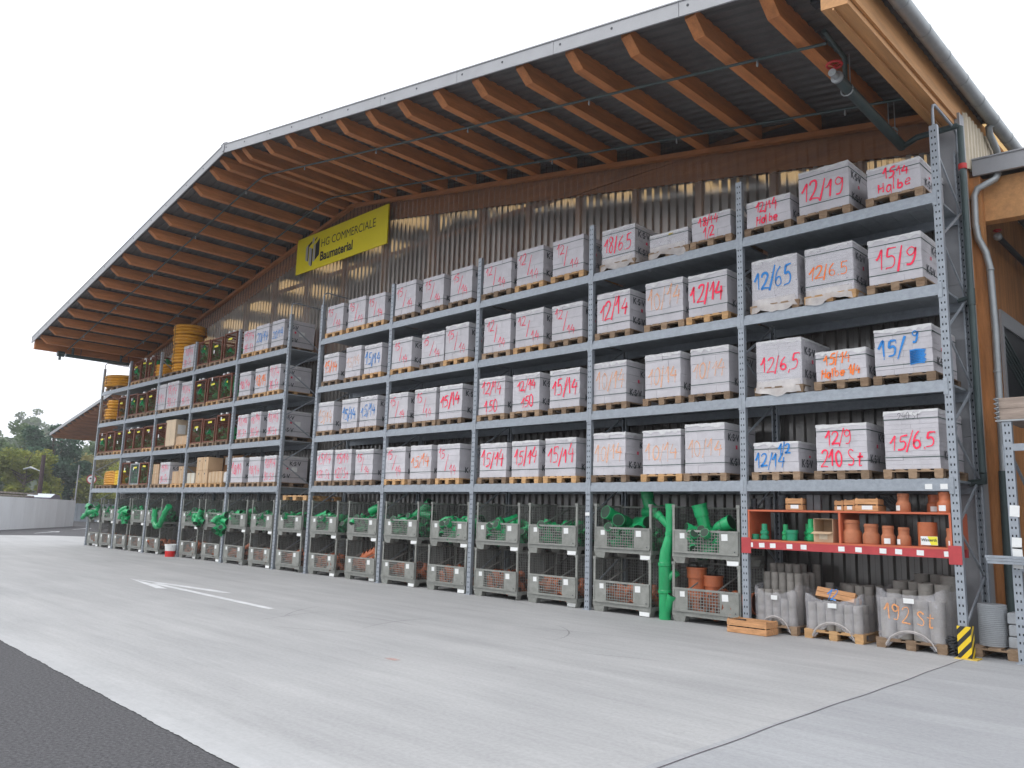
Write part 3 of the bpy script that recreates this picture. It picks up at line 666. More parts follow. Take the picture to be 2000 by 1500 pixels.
PACKS = {
 (1, 4): [(-2.91, -2.16, 0.44, '12/14|Halbe','p', 0), (-2.0, -1.22, 0.7, '12/19','p', 0), (-0.95, -0.21, 0.45, '15.14|Halbe','p', 0)],
 (1, 3): [(-2.83, -2.07, 0.74, '12/65','b', 1), (-1.93, -1.2, 0.74, '12/6.5','o', 1), (-0.98, -0.25, 0.67, '15/9','p', 0)],
 (1, 2): [(-2.78, -2.04, 0.73, '12/6,5','p', 1), (-1.81, -1.07, 0.44, '15/14|Halbe 1/4','o', 0), (-0.95, -0.18, 0.66, '15/9','b', 0)],
 (1, 1): [(-2.87, -2.14, 0.45, '12/14 1/2','b', 0), (-1.86, -1.12, 0.67, '12/9|210 St','p', 0), (-0.87, -0.16, 0.8, '15/6.5','p', 0)],
 (2, 4): [(-5.94, -5.18, 0.67, '18/6.5','p', 1), (-4.83, -4.04, 0.32, '-','y', 1), (-3.94, -3.2, 0.43, '18/14|1/2','p', 0)],
 (2, 3): [(-6.04, -5.28, 0.75, '12/14','p', 0), (-4.93, -4.15, 0.76, '10/14','f', 0), (-4.02, -3.28, 0.72, '12/14','p', 0)],
 (2, 2): [(-6.1, -5.35, 0.76, '10/14','f', 0), (-4.92, -4.19, 0.77, '10/14','f', 0), (-4.0, -3.28, 0.77, '10/14','f', 0)],
 (2, 1): [(-6.08, -5.35, 0.76, '10/14','f', 0), (-4.98, -4.2, 0.75, '10/14','f', 0), (-4.11, -3.37, 0.81, '10/14','f', 0)],
 (3, 4): [(-9.22, -8.37, 0.68, 'd12/14','q', 0), (-8.21, -7.46, 0.76, 'd12/14','q', 0), (-7.18, -6.38, 0.74, 'd12/14','q', 0)],
 (3, 3): [(-9.17, -8.37, 0.77, 'd12/14','q', 0), (-8.21, -7.43, 0.75, 'd12/14','q', 0), (-7.17, -6.39, 0.7, 'd12/14','q', 0)],
 (3, 2): [(-9.24, -8.46, 0.78, '12/14|150','p', 0), (-8.22, -7.47, 0.75, '12/14|150','p', 0), (-7.21, -6.45, 0.74, '15/14','p', 0)],
 (3, 1): [(-9.14, -8.36, 0.7, '15/14','p', 0), (-8.21, -7.47, 0.71, '15/14','p', 0), (-7.29, -6.51, 0.72, '15/14','p', 0)],
 (4, 4): [(-12.37, -11.59, 0.81, 'd15/14','q', 0), (-11.32, -10.56, 0.75, 'd15/14','q', 0), (-10.32, -9.6, 0.76, 'd15/14','q', 0)],
 (4, 3): [(-12.4, -11.64, 0.72, 'd15/14','q', 0), (-11.3, -10.5, 0.71, 'd15/14','q', 0), (-10.43, -9.66, 0.78, 'd15/14','q', 0)],
 (4, 2): [(-12.4, -11.68, 0.72, 'd15/14','q', 0), (-11.45, -10.68, 0.74, 'd15/14','q', 0), (-10.54, -9.78, 0.74, '15/14','p', 0)],
 (4, 1): [(-12.42, -11.67, 0.75, 'd15/14','q', 0), (-11.48, -10.73, 0.75, '15/14','o', 0), (-10.52, -9.78, 0.74, 'd15/14','q', 0)],
 (5, 4): [(-15.45, -14.68, 0.75, 'd15/14','q', 0), (-14.42, -13.66, 0.77, 'd15/14','q', 0), (-13.53, -12.83, 0.72, 'd15/14','q', 0)],
 (5, 3): [(-15.48, -14.77, 0.73, '15/14','o', 0), (-14.43, -13.76, 0.79, '15/14','f', 0), (-13.55, -12.83, 0.73, '15/14','b', 0)],
 (5, 2): [(-15.64, -14.87, 0.76, '15/14','f', 0), (-14.42, -13.72, 0.74, '15/14','b', 0), (-13.61, -12.89, 0.75, '15/14','b', 0)],
 (5, 1): [(-15.49, -14.76, 0.79, '15/14|120 St','p', 0), (-14.6, -13.86, 0.77, '15/14|120 St','p', 0), (-13.67, -12.93, 0.74, 'd15/14','q', 0)],
 (6, 4): [(-20.14, -19.42, 0.72, '15/14|90 St','p', 0), (-19.39, -18.61, 0.78, '20/14','b', 0), (-18.45, -17.74, 0.79, '20/14','b', 0)],
 (6, 3): [(-20.27, -19.55, 0.73, '18/14','p', 0), (-19.26, -18.54, 0.75, '18/14','o', 0), (-18.37, -17.75, 0.75, '18/14|90 St','p', 0)],
 (6, 2): [(-20.1, -19.45, 0.72, '18/14|90 St','p', 0), (-19.29, -18.67, 0.75, '18/14|90 St','p', 0), (-18.28, -17.58, 0.73, '18/14|90 St','p', 0)],
 (6, 1): [(-20.26, -19.54, 0.74, '18/14','p', 0), (-19.19, -18.51, 0.73, '18/14','p', 0), (-18.31, -17.63, 0.74, '18/14|90 St','p', 0)],
 (8, 4): [(-24.57, -23.71, 0.81, '18/14|90 St','p', 0)],
 (8, 3): [(-26.58, -25.76, 0.91, '18/14','p', 0), (-25.67, -24.72, 0.93, '18/14|90 St','p', 0), (-24.49, -23.71, 0.83, '18/14|90 St','p', 0)],
 (8, 1): [(-25.66, -24.84, 0.74, '15/14|90 St','p', 0)],
}
# ------------------------------------------------------------------ wooden pallets and packs of white bricks
BAYW = {1: 'rightmost bay', 2: 'second bay from right', 3: 'third bay from right', 4: 'fourth bay from right', 5: 'fifth bay from right',
        6: 'fifth bay from left', 7: 'fourth bay from left', 8: 'third bay from left', 9: 'second bay from left', 10: 'leftmost bay'}
LEVW = {1: 'lowest shelf', 2: 'second shelf', 3: 'third shelf', 4: 'top shelf'}
POSW = ('left', 'middle', 'right')
pal = MB(); PW, PD, PH = .82, 1.10, .13
for i in range(5):
    y = .0 + i * (PD - .11) / 4; pal.box(-PW/2 + .0, PW/2, y, y + (.115 if i in (0, 4) else .10), PH-.019, PH) if False else None
for i in range(5):
    x = -PW/2 + i * (PW - .12) / 4; pal.box(x, x + .12, 0, PD, PH-.018, PH)
for y in (0, PD/2-.055, PD-.11): pal.box(-PW/2, PW/2, y, y+.11, PH-.037, PH-.0185)
for x in (-PW/2, -.06, PW/2-.12):
    for y in (.002, PD/2-.055, PD-.112): pal.box(x+.002, x+.118, y, y+.11, .0185, PH-.0375)
    pal.box(x+.008, x+.112, 0, PD, 0, .018)
pal_me = pal.mesh('pallet', wood_m)
pal_new = pal_me.copy(); pal_new.materials[0] = wood_new
def pallet(x, y, z, label, group='wooden pallets on the racks', rz=0., new=False, sx=1.):
    o = obj('pallet', pal_new if new else pal_me, None, (x, y, z), (0, 0, rz), (sx, 1, 1)); return tag(o, label, 'pallet', group)
ksv = text_mb('K\u00b7S\u00b7V', .165, .004)
def side_text(mbt, name, m, parent, x, y, z): return obj(name, mbt, parent, (x, y, z), (0, 0, R(90)))
ksv_me = ksv.mesh('maker_print', ink_soft)
def ring(mb, w, d, z, h, t=.003):
    mb.box(-t, w+t, -t, 0-.0004, z, z+h); mb.box(-t, w+t, d+.0004, d+t, z, z+h); mb.box(w+.0004, w+t, 0, d, z, z+h); mb.box(-t, -.0004, 0, d, z, z+h)
def skirt(w, d, h, rr, drop=.16):                    # film pulled over a pack and its pallet
    mb = MB(); N = 40; per = 2*(w+d)
    def P(s, e):
        s %= per
        if s < w: return (s, -e)
        if s < w+d: return (w+e, s-w)
        if s < 2*w+d: return (w-(s-w-d), d+e)
        return (-e, d-(s-2*w-d))
    ph = rr.uniform(0, 6)
    rows = []
    for j, (z, e) in enumerate(((.10, .004), (.02, .012), (-.05, .03), (-drop, .05))):
        row = []
        for i in range(N):
            s = per*i/N; wv = math.sin(s*11+ph)*.5+math.sin(s*23+ph*2)*.3
            x, y = P(s, e + max(0, wv)*.02*j); row.append((x, y, z + (wv*.045 if j == 3 else 0) + (.05*abs(math.sin(s*3.9+ph)) if j == 3 else 0)))
        rows.append(row)
    pts = [p for r_ in rows for p in r_]
    mb.faces(pts, [(j*N+i, j*N+(i+1) % N, (j+1)*N+(i+1) % N, (j+1)*N+i) for j in range(3) for i in range(N)], 0, True)
    return mb
def describe(mark):
    if mark == '-': return 'with a yellow scribble'
    m = mark.lstrip('d').replace('|', ' '); return 'marked ' + m
def brick_pack(bay, lev, i, x0, x1, h, mark, colr, wrap):
    rr = random.Random(bay*100+lev*10+i)
    if bay >= 5 and colr == 'p': colr = 'm'
    w = x1 - x0; d = 1.02; zb = ZB[lev] + .165; y0 = .035 + rr.uniform(-.015, .03)
    pos = POSW[i] if len(PACKS[(bay, lev)]) == 3 else 'white pack'
    where = f"{LEVW[lev]} {pos}, {BAYW[bay]}" if pos in POSW else f"{LEVW[lev]}, {BAYW[bay]}"
    pallet((x0+x1)/2 + rr.uniform(-.01, .01), y0-.025, zb+.001, f"wooden pallet under the white pack {where}", new=rr.random() < .22, sx=max(.86, (w+.06)/PW))
    zb += PH + .002
    if len(PACKS[(bay, lev)]) < 3: pass
    t = thing('brick_pack', f"white pack {describe(mark)}{' in '+CN[colr] if mark != '-' else ''}, {where}", 'brick pack', (x0, y0, zb), 0, 'packs of white bricks on the racks')
    num = mark.lstrip('d').split('|')[0].split(' ')[0].replace(',', '.').replace('15.14', '15/14').replace('12/65', '12/6.5')
    try: ch = float(num.split('/')[1]) * .0094
    except Exception: ch = .12
    n = max(3, round(h/ch)); ch = h/n
    mb = MB(); cols = 3 if wrap == 0 else 2
    for k in range(n):
        e = 2 if k % 2 else cols
        for c_ in range(e):
            for q in range(2):
                dx = rr.uniform(-.004, .004); dy = rr.uniform(-.004, .004)
                mb.box(c_*w/e+.0012+dx*(c_ == 0), (c_+1)*w/e-.0012+dx*(c_ == e-1), q*d/2+.001+dy*(q == 0), (q+1)*d/2-.001, k*ch+.0014, (k+1)*ch-.0004)
    mb.build('bricks', block_m, t)
    # torn cover sheet on top
    mb = MB(); N = 14; T = []; 
    per = [(a/N*w, 0) for a in range(N)] + [(w, a/N*d) for a in range(N)] + [(w-a/N*w, d) for a in range(N)] + [(0, d-a/N*d) for a in range(N)]
    top = [(x, y, h+.004+abs(math.sin(x*9+i)*.006)+rr.uniform(0, .006)) for x, y in per]
    low = [(x+(-.006 if x < .01 else .006 if x > w-.01 else 0), y+(-.006 if y < .01 else .006 if y > d-.01 else 0), h-.02-rr.random()**2*.06) for x, y in per]
    M_ = len(per); pts = top + low + [(w/2, d/2, h+.015)]
    mb.faces(pts, [(M_+k, M_+(k+1) % M_, (k+1) % M_, k) for k in range(M_)] + [(k, (k+1) % M_, 2*M_) for k in range(M_)], 0, False)
    if lev < 4 or wrap or bay < 3: mb.build('cover_sheet', sheet_m, t)
    if wrap:
        mb = skirt(w, d, h, rr); 
        mb.build('film_skirt', film_w, t)
        mb = MB(); mb.box(-.006, w+.006, -.006, d+.006, .0, h-.02); mb.build('film', film_m, t)
    straps = (.20*h, .86*h) if h > .55 else (.78*h,)
    if not (wrap and mark in ('12/6,5', '12/65')):
        for z in straps:
            mb = MB(); ring(mb, w, d, z, .009, .0085 if wrap else .006); mb.build('strap', strap_m, t)
    # spray-painted marks on the front
    e = -.011 if wrap else -.009
    dg = mark.startswith('d'); txt = mark.lstrip('d').split('|')
    if (bay, lev, i) == (1, 2, 2):
        for s_, hh, fx, fz in (('15/', .36*h, .08, .38), ('9', .24*h, .66, .66)):
            g, wd = handwriting(s_, hh, .038, rr, .05); g.build('spray_mark', SPRAY['b'], t, (fx*w, e, fz*h))
    elif (bay, lev, i) == (1, 1, 0):
        for s_, hh, fx, fz in (('12/14', .48*h, .03, .16), ('1/2', .34*h, .55, .60)):
            g, wd = handwriting(s_, hh, .030, rr, .03); o = g.build('spray_mark', SPRAY['b'], t, (fx*w, e, fz*h)); o.scale = (min(1, .68*w/wd), 1, 1)
    elif dg:                                           # written in two halves, top left and bottom right
        a, b = txt[0].split('/')
        for s_, fx, fz in ((a, .10, .60), ('/', .40, .30), (b, .56, .14)):
            g, wd = handwriting(s_, .27*h if s_ != '/' else .42*h, .027, rr); g.build('spray_mark', SPRAY[colr], t, (fx*w+rr.uniform(-.03, .03), e, fz*h+rr.uniform(-.02, .02)))
    else:
        nl = len(txt)
        for li, s_ in enumerate(txt):
            hh = (h*(.42 if nl == 1 else .31) if h > .55 else h*(.50 if nl == 1 else .34))*rr.uniform(.85, 1.12)
            g, wd = handwriting(s_, hh, (.040 if bay < 3 else .038)*(1 if nl == 1 else .72)*rr.uniform(.85, 1.1), rr, rr.uniform(-.05, .09))
            sc_ = min(1., .86*w/wd); fz = (.33 if nl == 1 else (.56, .09)[li])*h
            if mark == '-': fz = .75*h; sc_ = .55
            o = g.build('spray_mark', SPRAY[colr if li == 0 or colr != 'q' else 'p'], t, ((w-wd*sc_)*rr.uniform(.35, .65), e, fz)); o.scale = (sc_, 1, sc_ if sc_ < .8 else 1)
    if (bay, lev, i) == (1, 2, 2):                   # the overpainted figure
        g = MB(); z = .0
        for k in range(9): ribbon(g, smooth_line([(0, .022*k), (.1, .022*k+.012), (.19+.01*(k % 3), .022*k)]), .036)
        g.build('spray_mark', SPRAY['b'], t, (.62*w, e-.001, .20*h))
    if (bay, lev, i) == (1, 1, 2):
        g, wd = handwriting('240 St', .09, .008, rr, 0, False); g.build('pencil_mark', SPRAY['k'], t, (.26*w, e, .86*h))
    # maker's print on the right-hand side
    o = obj('maker_print', ksv_me, t, (w+.0085, .09 if i != 2 or bay > 5 else .16, .17*h), (0, 0, R(90)))
    if h > .6: obj('maker_print', ksv_me, t, (w+.0085, .09 if rr.random() < .5 else .42, .66*h), (0, 0, R(90)))
    mb = MB(); mb.poly([(w+.0085, .34, .5*h), (w+.0085, .40, .5*h), (w+.0085, .40, .58*h), (w+.0085, .34, .58*h)]); mb.build('maker_emblem', SPRAY['q'], t)
    if bay == 6:
        mb = MB(); mb.box(w+.001, w+.0095, .5, .68, .42*h, .60*h); mb.build('paper_label', paper, t)
for (bay, lev), L in PACKS.items():
    for i, (x0, x1, h, m_, c_, wr) in enumerate(L): brick_pack(bay, lev, i, x0, x1, h, m_, c_, wr)

# ------------------------------------------------------------------ pipe fittings (one mesh of each kind, shared by the copies)
def socket(mb, p, d, r, L=.07, n=12):
    p, d = Vector(p), Vector(d).normalized(); mb.tube([p, p+d*L*.12, p+d*L*.13, p+d*L*.85, p+d*L*.86, p+d*L], [r, r, r*1.15, r*1.15, r*1.24, r*1.24], n)
    mb.tube([p+d*(L+.001), p+d*(L+.003)], [r*1.13, r*1.13], n, True, 1)
def bend(r, Rb, ang, n=12):
    mb = MB(); K = 6; P = [(Rb*(1-math.cos(R(ang)*k/K)), 0, Rb*math.sin(R(ang)*k/K)) for k in range(K+1)]
    P = [(0, 0, -r*1.3)] + P; e = Vector((math.sin(R(ang)), 0, math.cos(R(ang))))
    mb.tube(P, r, n); socket(mb, P[-1], e, r, r*1.5, n); mb.tube([Vector(P[0])-Vector((0, 0, .001)), Vector(P[0])-Vector((0, 0, .003))], r*.86, n, True, 1); return mb
def tee(r, L, n=12):
    mb = MB(); mb.tube([(0, 0, -L/2), (0, 0, L/2)], r, n); socket(mb, (0, 0, L/2), (0, 0, 1), r, r*1.4, n)
    d = Vector((.72, 0, .69)); mb.tube([(0, 0, -.02), d*L*.55], r*.92, n); socket(mb, d*L*.55, d, r*.92, r*1.3, n); mb.tube([(0, 0, -L/2-.001), (0, 0, -L/2-.003)], r*.86, n, True, 1); return mb
def coupling(r, L, n=12):
    mb = MB(); mb.tube([(0, 0, 0), (0, 0, L*.55)], r, n); socket(mb, (0, 0, L*.55), (0, 0, 1), r, L*.45, n); mb.tube([(0, 0, -.001), (0, 0, -.003)], r*.86, n, True, 1); return mb
green_shade = mat('green_mouth_shade', (.003, .028, .011), .5, 0, .1, 4); orange_shade = mat('orange_mouth_shade', (.06, .015, .008), .6, 0, .1, 4)  # dark end discs: shade inside the open pipe mouths put into the colour
def kinds(m, mi, s): return [bend(.058*s, .13*s, 45).mesh('pipe_bend', [m, mi]), bend(.05*s, .10*s, 88).mesh('pipe_bend', [m, mi]), tee(.055*s, .30*s).mesh('pipe_branch', [m, mi]), coupling(.06*s, .24*s).mesh('pipe_socket', [m, mi]), bend(.08*s, .16*s, 30).mesh('pipe_bend', [m, mi])]
KG, KO = kinds(green_p, green_shade, 1.25), kinds(orange_p, orange_shade, 1.15)
KNAME = ['pipe_bend', 'pipe_bend', 'pipe_branch', 'pipe_socket', 'pipe_bend']; KCAT = ['pipe bend', 'pipe bend', 'pipe branch', 'pipe socket', 'pipe bend']
def heap(m, mi, s, top, seed):                       # the packed mass inside a box
    rr = random.Random(seed); mb = MB(); src = [bend(.058*s, .13*s, 45, 8), bend(.05*s, .10*s, 88, 8), tee(.055*s, .26*s, 8), coupling(.06*s, .24*s, 8)]
    for k in range(54):
        g = src[rr.randrange(4)]; z = .255 + (k % 6)/6*(top-.29)
        x, y = rr.uniform(.17, 1.03), rr.uniform(.15, .62)
        M = Matrix.Translation((x, y, z)) @ Matrix.Rotation(rr.uniform(0, 6.3), 4, 'Z') @ Matrix.Rotation(R(rr.uniform(50, 130)), 4, 'Y') @ Matrix.Rotation(rr.uniform(0, 6.3), 4, 'Z')
        mb.add(g, M)
    return mb.mesh('heap', [m, mi])
HG = [heap(green_p, green_shade, 1.1, .50, 3), heap(green_p, green_shade, 1.1, .56, 4)]; HO_ = [heap(orange_p, orange_shade, 1.05, .36, 5), heap(orange_p, orange_shade, 1.05, .40, 6)]

# ------------------------------------------------------------------ grey steel mesh boxes
BW, BD, BH = 1.24, .80, .935
def mesh_box():
    t = thing('mesh_box', 'x', 'mesh box', (0, 0, 0), 0, 'grey mesh boxes under the racks')
    mb = MB()                                        # base with feet and fork openings
    mb.box(0, BW, 0, BD, .115, .14); mb.box(0, BW, -.006, .03, .10, .165); mb.box(0, BW, BD-.03, BD+.006, .10, .165)
    mb.box(-.004, .03, .031, BD-.031, .10, .165); mb.box(BW-.03, BW+.004, .031, BD-.031, .10, .165)
    mb.build('base', box_grey, t)
    for x0 in (.0, BW-.25):
        for y0 in (0, BD-.14):
            mb = MB(); y1 = y0+.14; dx = .03
            mb.hexa([(x0+dx, y0+.01, 0), (x0+.25-dx, y0+.01, 0), (x0+.25-dx, y1-.01, 0), (x0+dx, y1-.01, 0), (x0, y0, .099), (x0+.25, y0, .099), (x0+.25, y1, .099), (x0, y1, .099)])
            mb.build('foot', box_grey, t)
    for x in (0, BW-.045):
        for y in (0, BD-.045):
            mb = MB(); s = 1 if x == 0 else -1; a = x if x == 0 else x+.045
            mb.box(min(a, a+s*.045), max(a, a+s*.045), y, y+.008, .166, BH-.03) if y == 0 else mb.box(min(a, a+s*.045), max(a, a+s*.045), y+.037, y+.045, .166, BH-.03)
            mb.box(min(a, a+s*.008), max(a, a+s*.008), y+.0085, y+.0365, .166, BH-.03)
            mb.box(min(a-s*.008, a+s*.055), max(a-s*.008, a+s*.055), y-.008, y+.053, BH-.029, BH+.02); mb.build('corner_post', box_grey, t)
    mb = MB(); mb.box(.056, BW-.056, BD-.04, BD-.01, BH-.035, BH-.005); mb.box(.005, .035, .054, BD-.054, BH-.035, BH-.005); mb.box(BW-.035, BW-.005, .054, BD-.054, BH-.035, BH-.005); mb.build('top_rail', box_grey, t)
    for nm, ax in (('side_mesh', 0), ('side_mesh', 1), ('rear_mesh', 2)):
        mb = MB(); t_ = .0027
        if ax < 2:
            x = (.015, BW-.015)[ax]; k = .045
            while k < BD-.04: mb.box(x-t_, x+t_, k-t_, k+t_, .166, BH-.036); k += .05
            z = .20
            while z < BH-.04: mb.box(x+t_, x+3*t_, .046, BD-.046, z-t_, z+t_); z += .05
        else:
            y = BD-.018; k = .06
            while k < BW-.05: mb.box(k-t_, k+t_, y-t_, y+t_, .166, BH-.036); k += .05
            z = .20
            while z < BH-.04: mb.box(.046, BW-.046, y+t_, y+3*t_, z-t_, z+t_); z += .05
        mb.build(nm, wire_grey, t)
    z0, z1 = .172, .545; a, b = .30, .88               # front flap: solid ends and a mesh window
    mb = MB(); mb.box(.02, BW-.02, -.022, -.004, z1-.035, z1); mb.box(.02, BW-.02, -.022, -.004, z0, z0+.03); mb.box(.03, a, -.014, -.006, z0+.0305, z1-.0355); mb.box(b, BW-.03, -.014, -.006, z0+.0305, z1-.0355)
    mb.box(.02, .045, -.022, -.0145, z0+.031, z1-.036); mb.box(BW-.045, BW-.02, -.022, -.0145, z0+.031, z1-.036)
    mb.box(.02, BW-.02, -.034, -.0225, z0-.004, z0+.02)
    fl = mb.build('front_flap', box_grey, t)
    mb = MB(); k = a + .03
    while k < b-.01: mb.box(k-.005, k+.005, -.013, -.007, z0+.0305, z1-.0355); k += .0525
    z = z0+.06
    while z < z1-.04: mb.box(a, b, -.0195, -.0135, z-.005, z+.005); z += .048
    mb.build('flap_mesh', box_grey, fl)
    for x in (BW-.08,):
        mb = MB(); mb.lathe([(.010, 0), (.010, .004)], 8, Matrix.Translation((x, -.023, z0+.05)) @ Matrix.Rotation(R(90), 4, 'X')); mb.build('latch', ink_soft, fl)
    for x, z, s in ((.20, z1-.10, .045), (.98, z1-.10, .055)):
        mb = MB(); mb.box(-s, s, -.001, .001, -s*.95, s*.95); mb.build('paper_label', paper, t, (x, -.016, z), (0, R(-2), 0))
    for x in (.30, .82):
        mb = MB(); mb.bar((x, .02, z1-.02), (x+.16, BD-.05, BH-.05), .022, .012, 0, (1, 0, 0)); mb.build('divider_rod', wire_grey, t)
    return t
proto = mesh_box(); used = [False]
foot_paper = MB(); foot_paper.box(-.10, .10, -.004, 0, 0, .085); foot_paper_me = foot_paper.mesh('foot_label', paper)
def place_box(x, z, label, y=.02):
    if not used[0]: o = proto; used[0] = True
    else: o = copy_tree(proto)
    o.location = (x, y, z); o['label'] = label; return o
def in_box(kind, x, z, pos, seed, label, group, top, hname):
    rr = random.Random(seed); K, H = (KG, HG) if kind == 'g' else (KO, HO_)
    o = obj(hname, H[seed % 2], None, (x, .02, z+.002)); tag(o, f"{hname.replace('_', ' ')} filling the {label}", 'fittings heap', kind='stuff')
    for k in range(4):
        i = rr.randrange(5)
        px, py = .2 + .21*k + rr.uniform(-.04, .04), rr.uniform(.16, .5)
        f = obj(KNAME[i], K[i], None, (x+px, .02+py, z+top+rr.uniform(-.02, .08)), (rr.uniform(-.3, .3), R(rr.uniform(55, 115)), rr.uniform(0, 6.3)))
        tag(f, f"{'green' if kind == 'g' else 'orange'} {KCAT[i]} on the heap in the {label}", KCAT[i], group)
BOXES = {2: (-6.03, -4.36), 3: (-9.16, -7.66), 4: (-12.33, -10.66), 5: (-15.53, -13.82), 0: (-17.17,), 6: (-20.30, -18.74), 7: (-23.42, -21.82), 8: (-26.33,), 9: (-29.26, -27.78), 10: (-32.16, -30.72)}
rb = random.Random(11)
for bay, xs in BOXES.items():
    for i, x in enumerate(xs):
        pos = ('left', 'right')[i] if len(xs) == 2 else 'single'
        wh = BAYW.get(bay, 'gap between the racks')
        for tier in (0, 1):
            lab = f"{'upper' if tier else 'lower'} {pos} mesh box, {wh}"
            o = place_box(x, tier*BH + .001, f"grey steel mesh box of {'green' if tier else 'orange'} fittings, {'upper' if tier else 'lower'} {pos} one, {wh}", .02 + rb.uniform(-.015, .02))
            if tier == 0 and rb.random() < .6: obj('foot_label', foot_paper_me, o, (BW-.13, -.001, .012), (R(-6), 0, 0))
            in_box('g' if tier else 'o', x, tier*BH, pos, bay*7+i*3+tier, lab, 'green pipe fittings in the upper boxes' if tier else 'orange pipe fittings in the lower boxes',
                   .50 if tier else .36, 'green_fittings_heap' if tier else 'orange_fittings_heap')
# large green pieces sticking out of the near boxes
def big(mesh_, name, cat, label, loc, rot, group='large green pipe pieces'): return tag(obj(name, mesh_, None, loc, rot), label, cat, group)
B1 = coupling(.105, .50, 18).mesh('pipe_socket', [green_p, green_shade]); B2 = bend(.10, .2, 45, 18).mesh('pipe_bend', [green_p, green_shade]); B3 = tee(.10, .5, 18).mesh('pipe_branch', [green_p, green_shade])
big(B1, 'pipe_socket', 'pipe socket', 'wide green pipe lying with open end toward the viewer, upper left box, second bay', (-5.45, .55, 1.57), (R(90), 0, R(60)))
big(B1, 'pipe_socket', 'pipe socket', 'wide green pipe behind and above another one, upper left box, second bay', (-5.3, .60, 1.76), (R(90), 0, R(70)))
big(B3, 'pipe_branch', 'pipe branch', 'dark green branch piece standing left in the upper box, second bay', (-5.70, .40, 1.62), (R(70), R(20), R(-20)))
big(B2, 'pipe_bend', 'pipe bend', 'green bend rising highest at the back of the upper left box, second bay', (-5.15, .55, 1.85), (0, R(-50), R(10)))
big(B1, 'pipe_socket', 'pipe socket', 'wide green pipe leaning upright in the upper right box, second bay', (-3.90, .35, 1.42), (R(4), R(-14), R(20)))
big(B2, 'pipe_bend', 'pipe bend', 'green bend with round open mouth in the upper right box, second bay', (-3.62, .25, 1.50), (R(60), R(0), R(40)))
big(B3, 'pipe_branch', 'pipe branch', 'green branch sloping up beyond the rim, upper left box, fourth bay', (-11.5, .40, 1.65), (0, R(55), R(10)))
big(B2, 'pipe_bend', 'pipe bend', 'green bend leaning over the rim, upper right box, bay right of the gap', (-13.2, .35, 1.70), (0, R(60), R(20)))
big(B1, 'pipe_socket', 'pipe socket', 'green pipe lying across the upper right box, fourth bay from right', (-9.9, .35, 1.50), (R(90), 0, R(95)))
O1 = coupling(.14, .45, 18).mesh('pipe_socket', [orange_p, orange_shade])
for k, (x, y, z, r_) in enumerate(((-4.1, .35, .42, 0), (-3.85, .45, .30, 0), (-3.45, .3, .34, 85))):
    big(O1, 'pipe_socket', 'pipe socket', ('large orange pipe standing at left in the lower right box, second bay', 'large orange pipe half hidden in the lower right box, second bay', 'large orange pipe lying in the lower right box, second bay')[k], (x, y, z), (0, R(r_), 0), 'large orange pipes')
for k in range(5):
    big(KO[2], 'pipe_branch', 'pipe branch', 'orange branch in the fan of branches, lower right box, bay right of the gap', (-13.55+.14*k, .25, .45+.06*k), (0, R(50+3*k), R(5)), 'fan of orange branches')
# tall green pipe built up between the boxes of the second bay
st = thing('pipe_column', 'tall column of joined green pipes standing between the mesh boxes, second bay', 'pipe', (-4.53, .06, 0))
mb = MB(); mb.tube([(0, 0, 0), (0, 0, .42)], .10, 18); mb.tube([(0, 0, .42), (0, 0, .43), (0, 0, .47), (0, 0, .48)], [.10, .118, .118, .112], 18); mb.tube([(.02, 0, .10), (.15, -.02, .38)], .075, 16); socket(mb, (.13, -.02, .33), (.42, -.06, .9), .075, .09, 16); mb.build('branch_pipe', [green_p, green_shade], st)
mb = MB(); mb.tube([(0, 0, .481), (0, 0, .86)], .105, 18); mb.tube([(0, 0, .86), (0, 0, .87), (0, 0, .92), (0, 0, .93)], [.105, .118, .118, .112], 18); mb.tube([(.05, .02, .66), (.2, .05, .78)], .07, 14); mb.build('straight_pipe', [green_p, green_shade], st)
mb = MB(); mb.tube([(0, 0, .931), (.02, 0, 1.1), (.09, 0, 1.38)], [.105, .098, .066], 18); mb.tube([(.09, 0, 1.38), (.095, 0, 1.42)], .078, 16); mb.build('reducer', [green_p, green_shade], st)
mb = MB(); mb.tube([(.095, 0, 1.421), (.10, 0, 1.82)], .068, 16); socket(mb, (.10, 0, 1.80), (0, 0, 1), .068, .10, 16); mb.tube([(.09, 0, 1.52), (-.10, -.03, 1.70)], .062, 14); socket(mb, (-.07, -.025, 1.67), (-.72, -.1, .68), .062, .09, 14); mb.build('branch_pipe', [green_p, green_shade], st)
# bunches of green bends tied to the posts
def bunch(x, z, n, label, seed, u=False):
    t = thing('bend_bunch', label, 'pipe bends', (x, -.02, z), 0, 'bunches of green bends tied to the racks'); rr = random.Random(seed)
    if u:
        P = [(-.42, -.08, .22), (-.42, -.08, 0), (-.34, -.1, -.22), (-.12, -.1, -.36), (.12, -.1, -.30), (.28, -.08, -.08), (.42, -.06, .16), (.62, -.04, .34)]
        for a, b in zip(P, P[1:]): 
            mb = MB(); d = (Vector(b)-Vector(a)); mb.tube([a, Vector(a)+d*.72], .085, 12); mb.tube([Vector(a)+d*.66, Vector(a)+d*1.02], .102, 12); mb.build('bend', green_p, t)
    else:
        for k in range(n):
            o = obj('bend', KG[k % 2], t, (rr.uniform(-.16, .16), rr.uniform(-.10, .0), .22 - k*.42/n), (rr.uniform(-.6, .6), rr.uniform(0, 3), rr.uniform(0, 6)))
            o.scale = (1.1, 1.1, 1.1)
bunch(-32.2, 1.33, 5, 'green bends tied to the outer post at the far left rack end', 1)
bunch(-31.25, 1.28, 5, 'green bends hanging in front of the leftmost upper mesh box', 2)
bunch(-28.15, 1.30, 8, 'green bends tied between the mesh boxes, second bay from left end', 3)
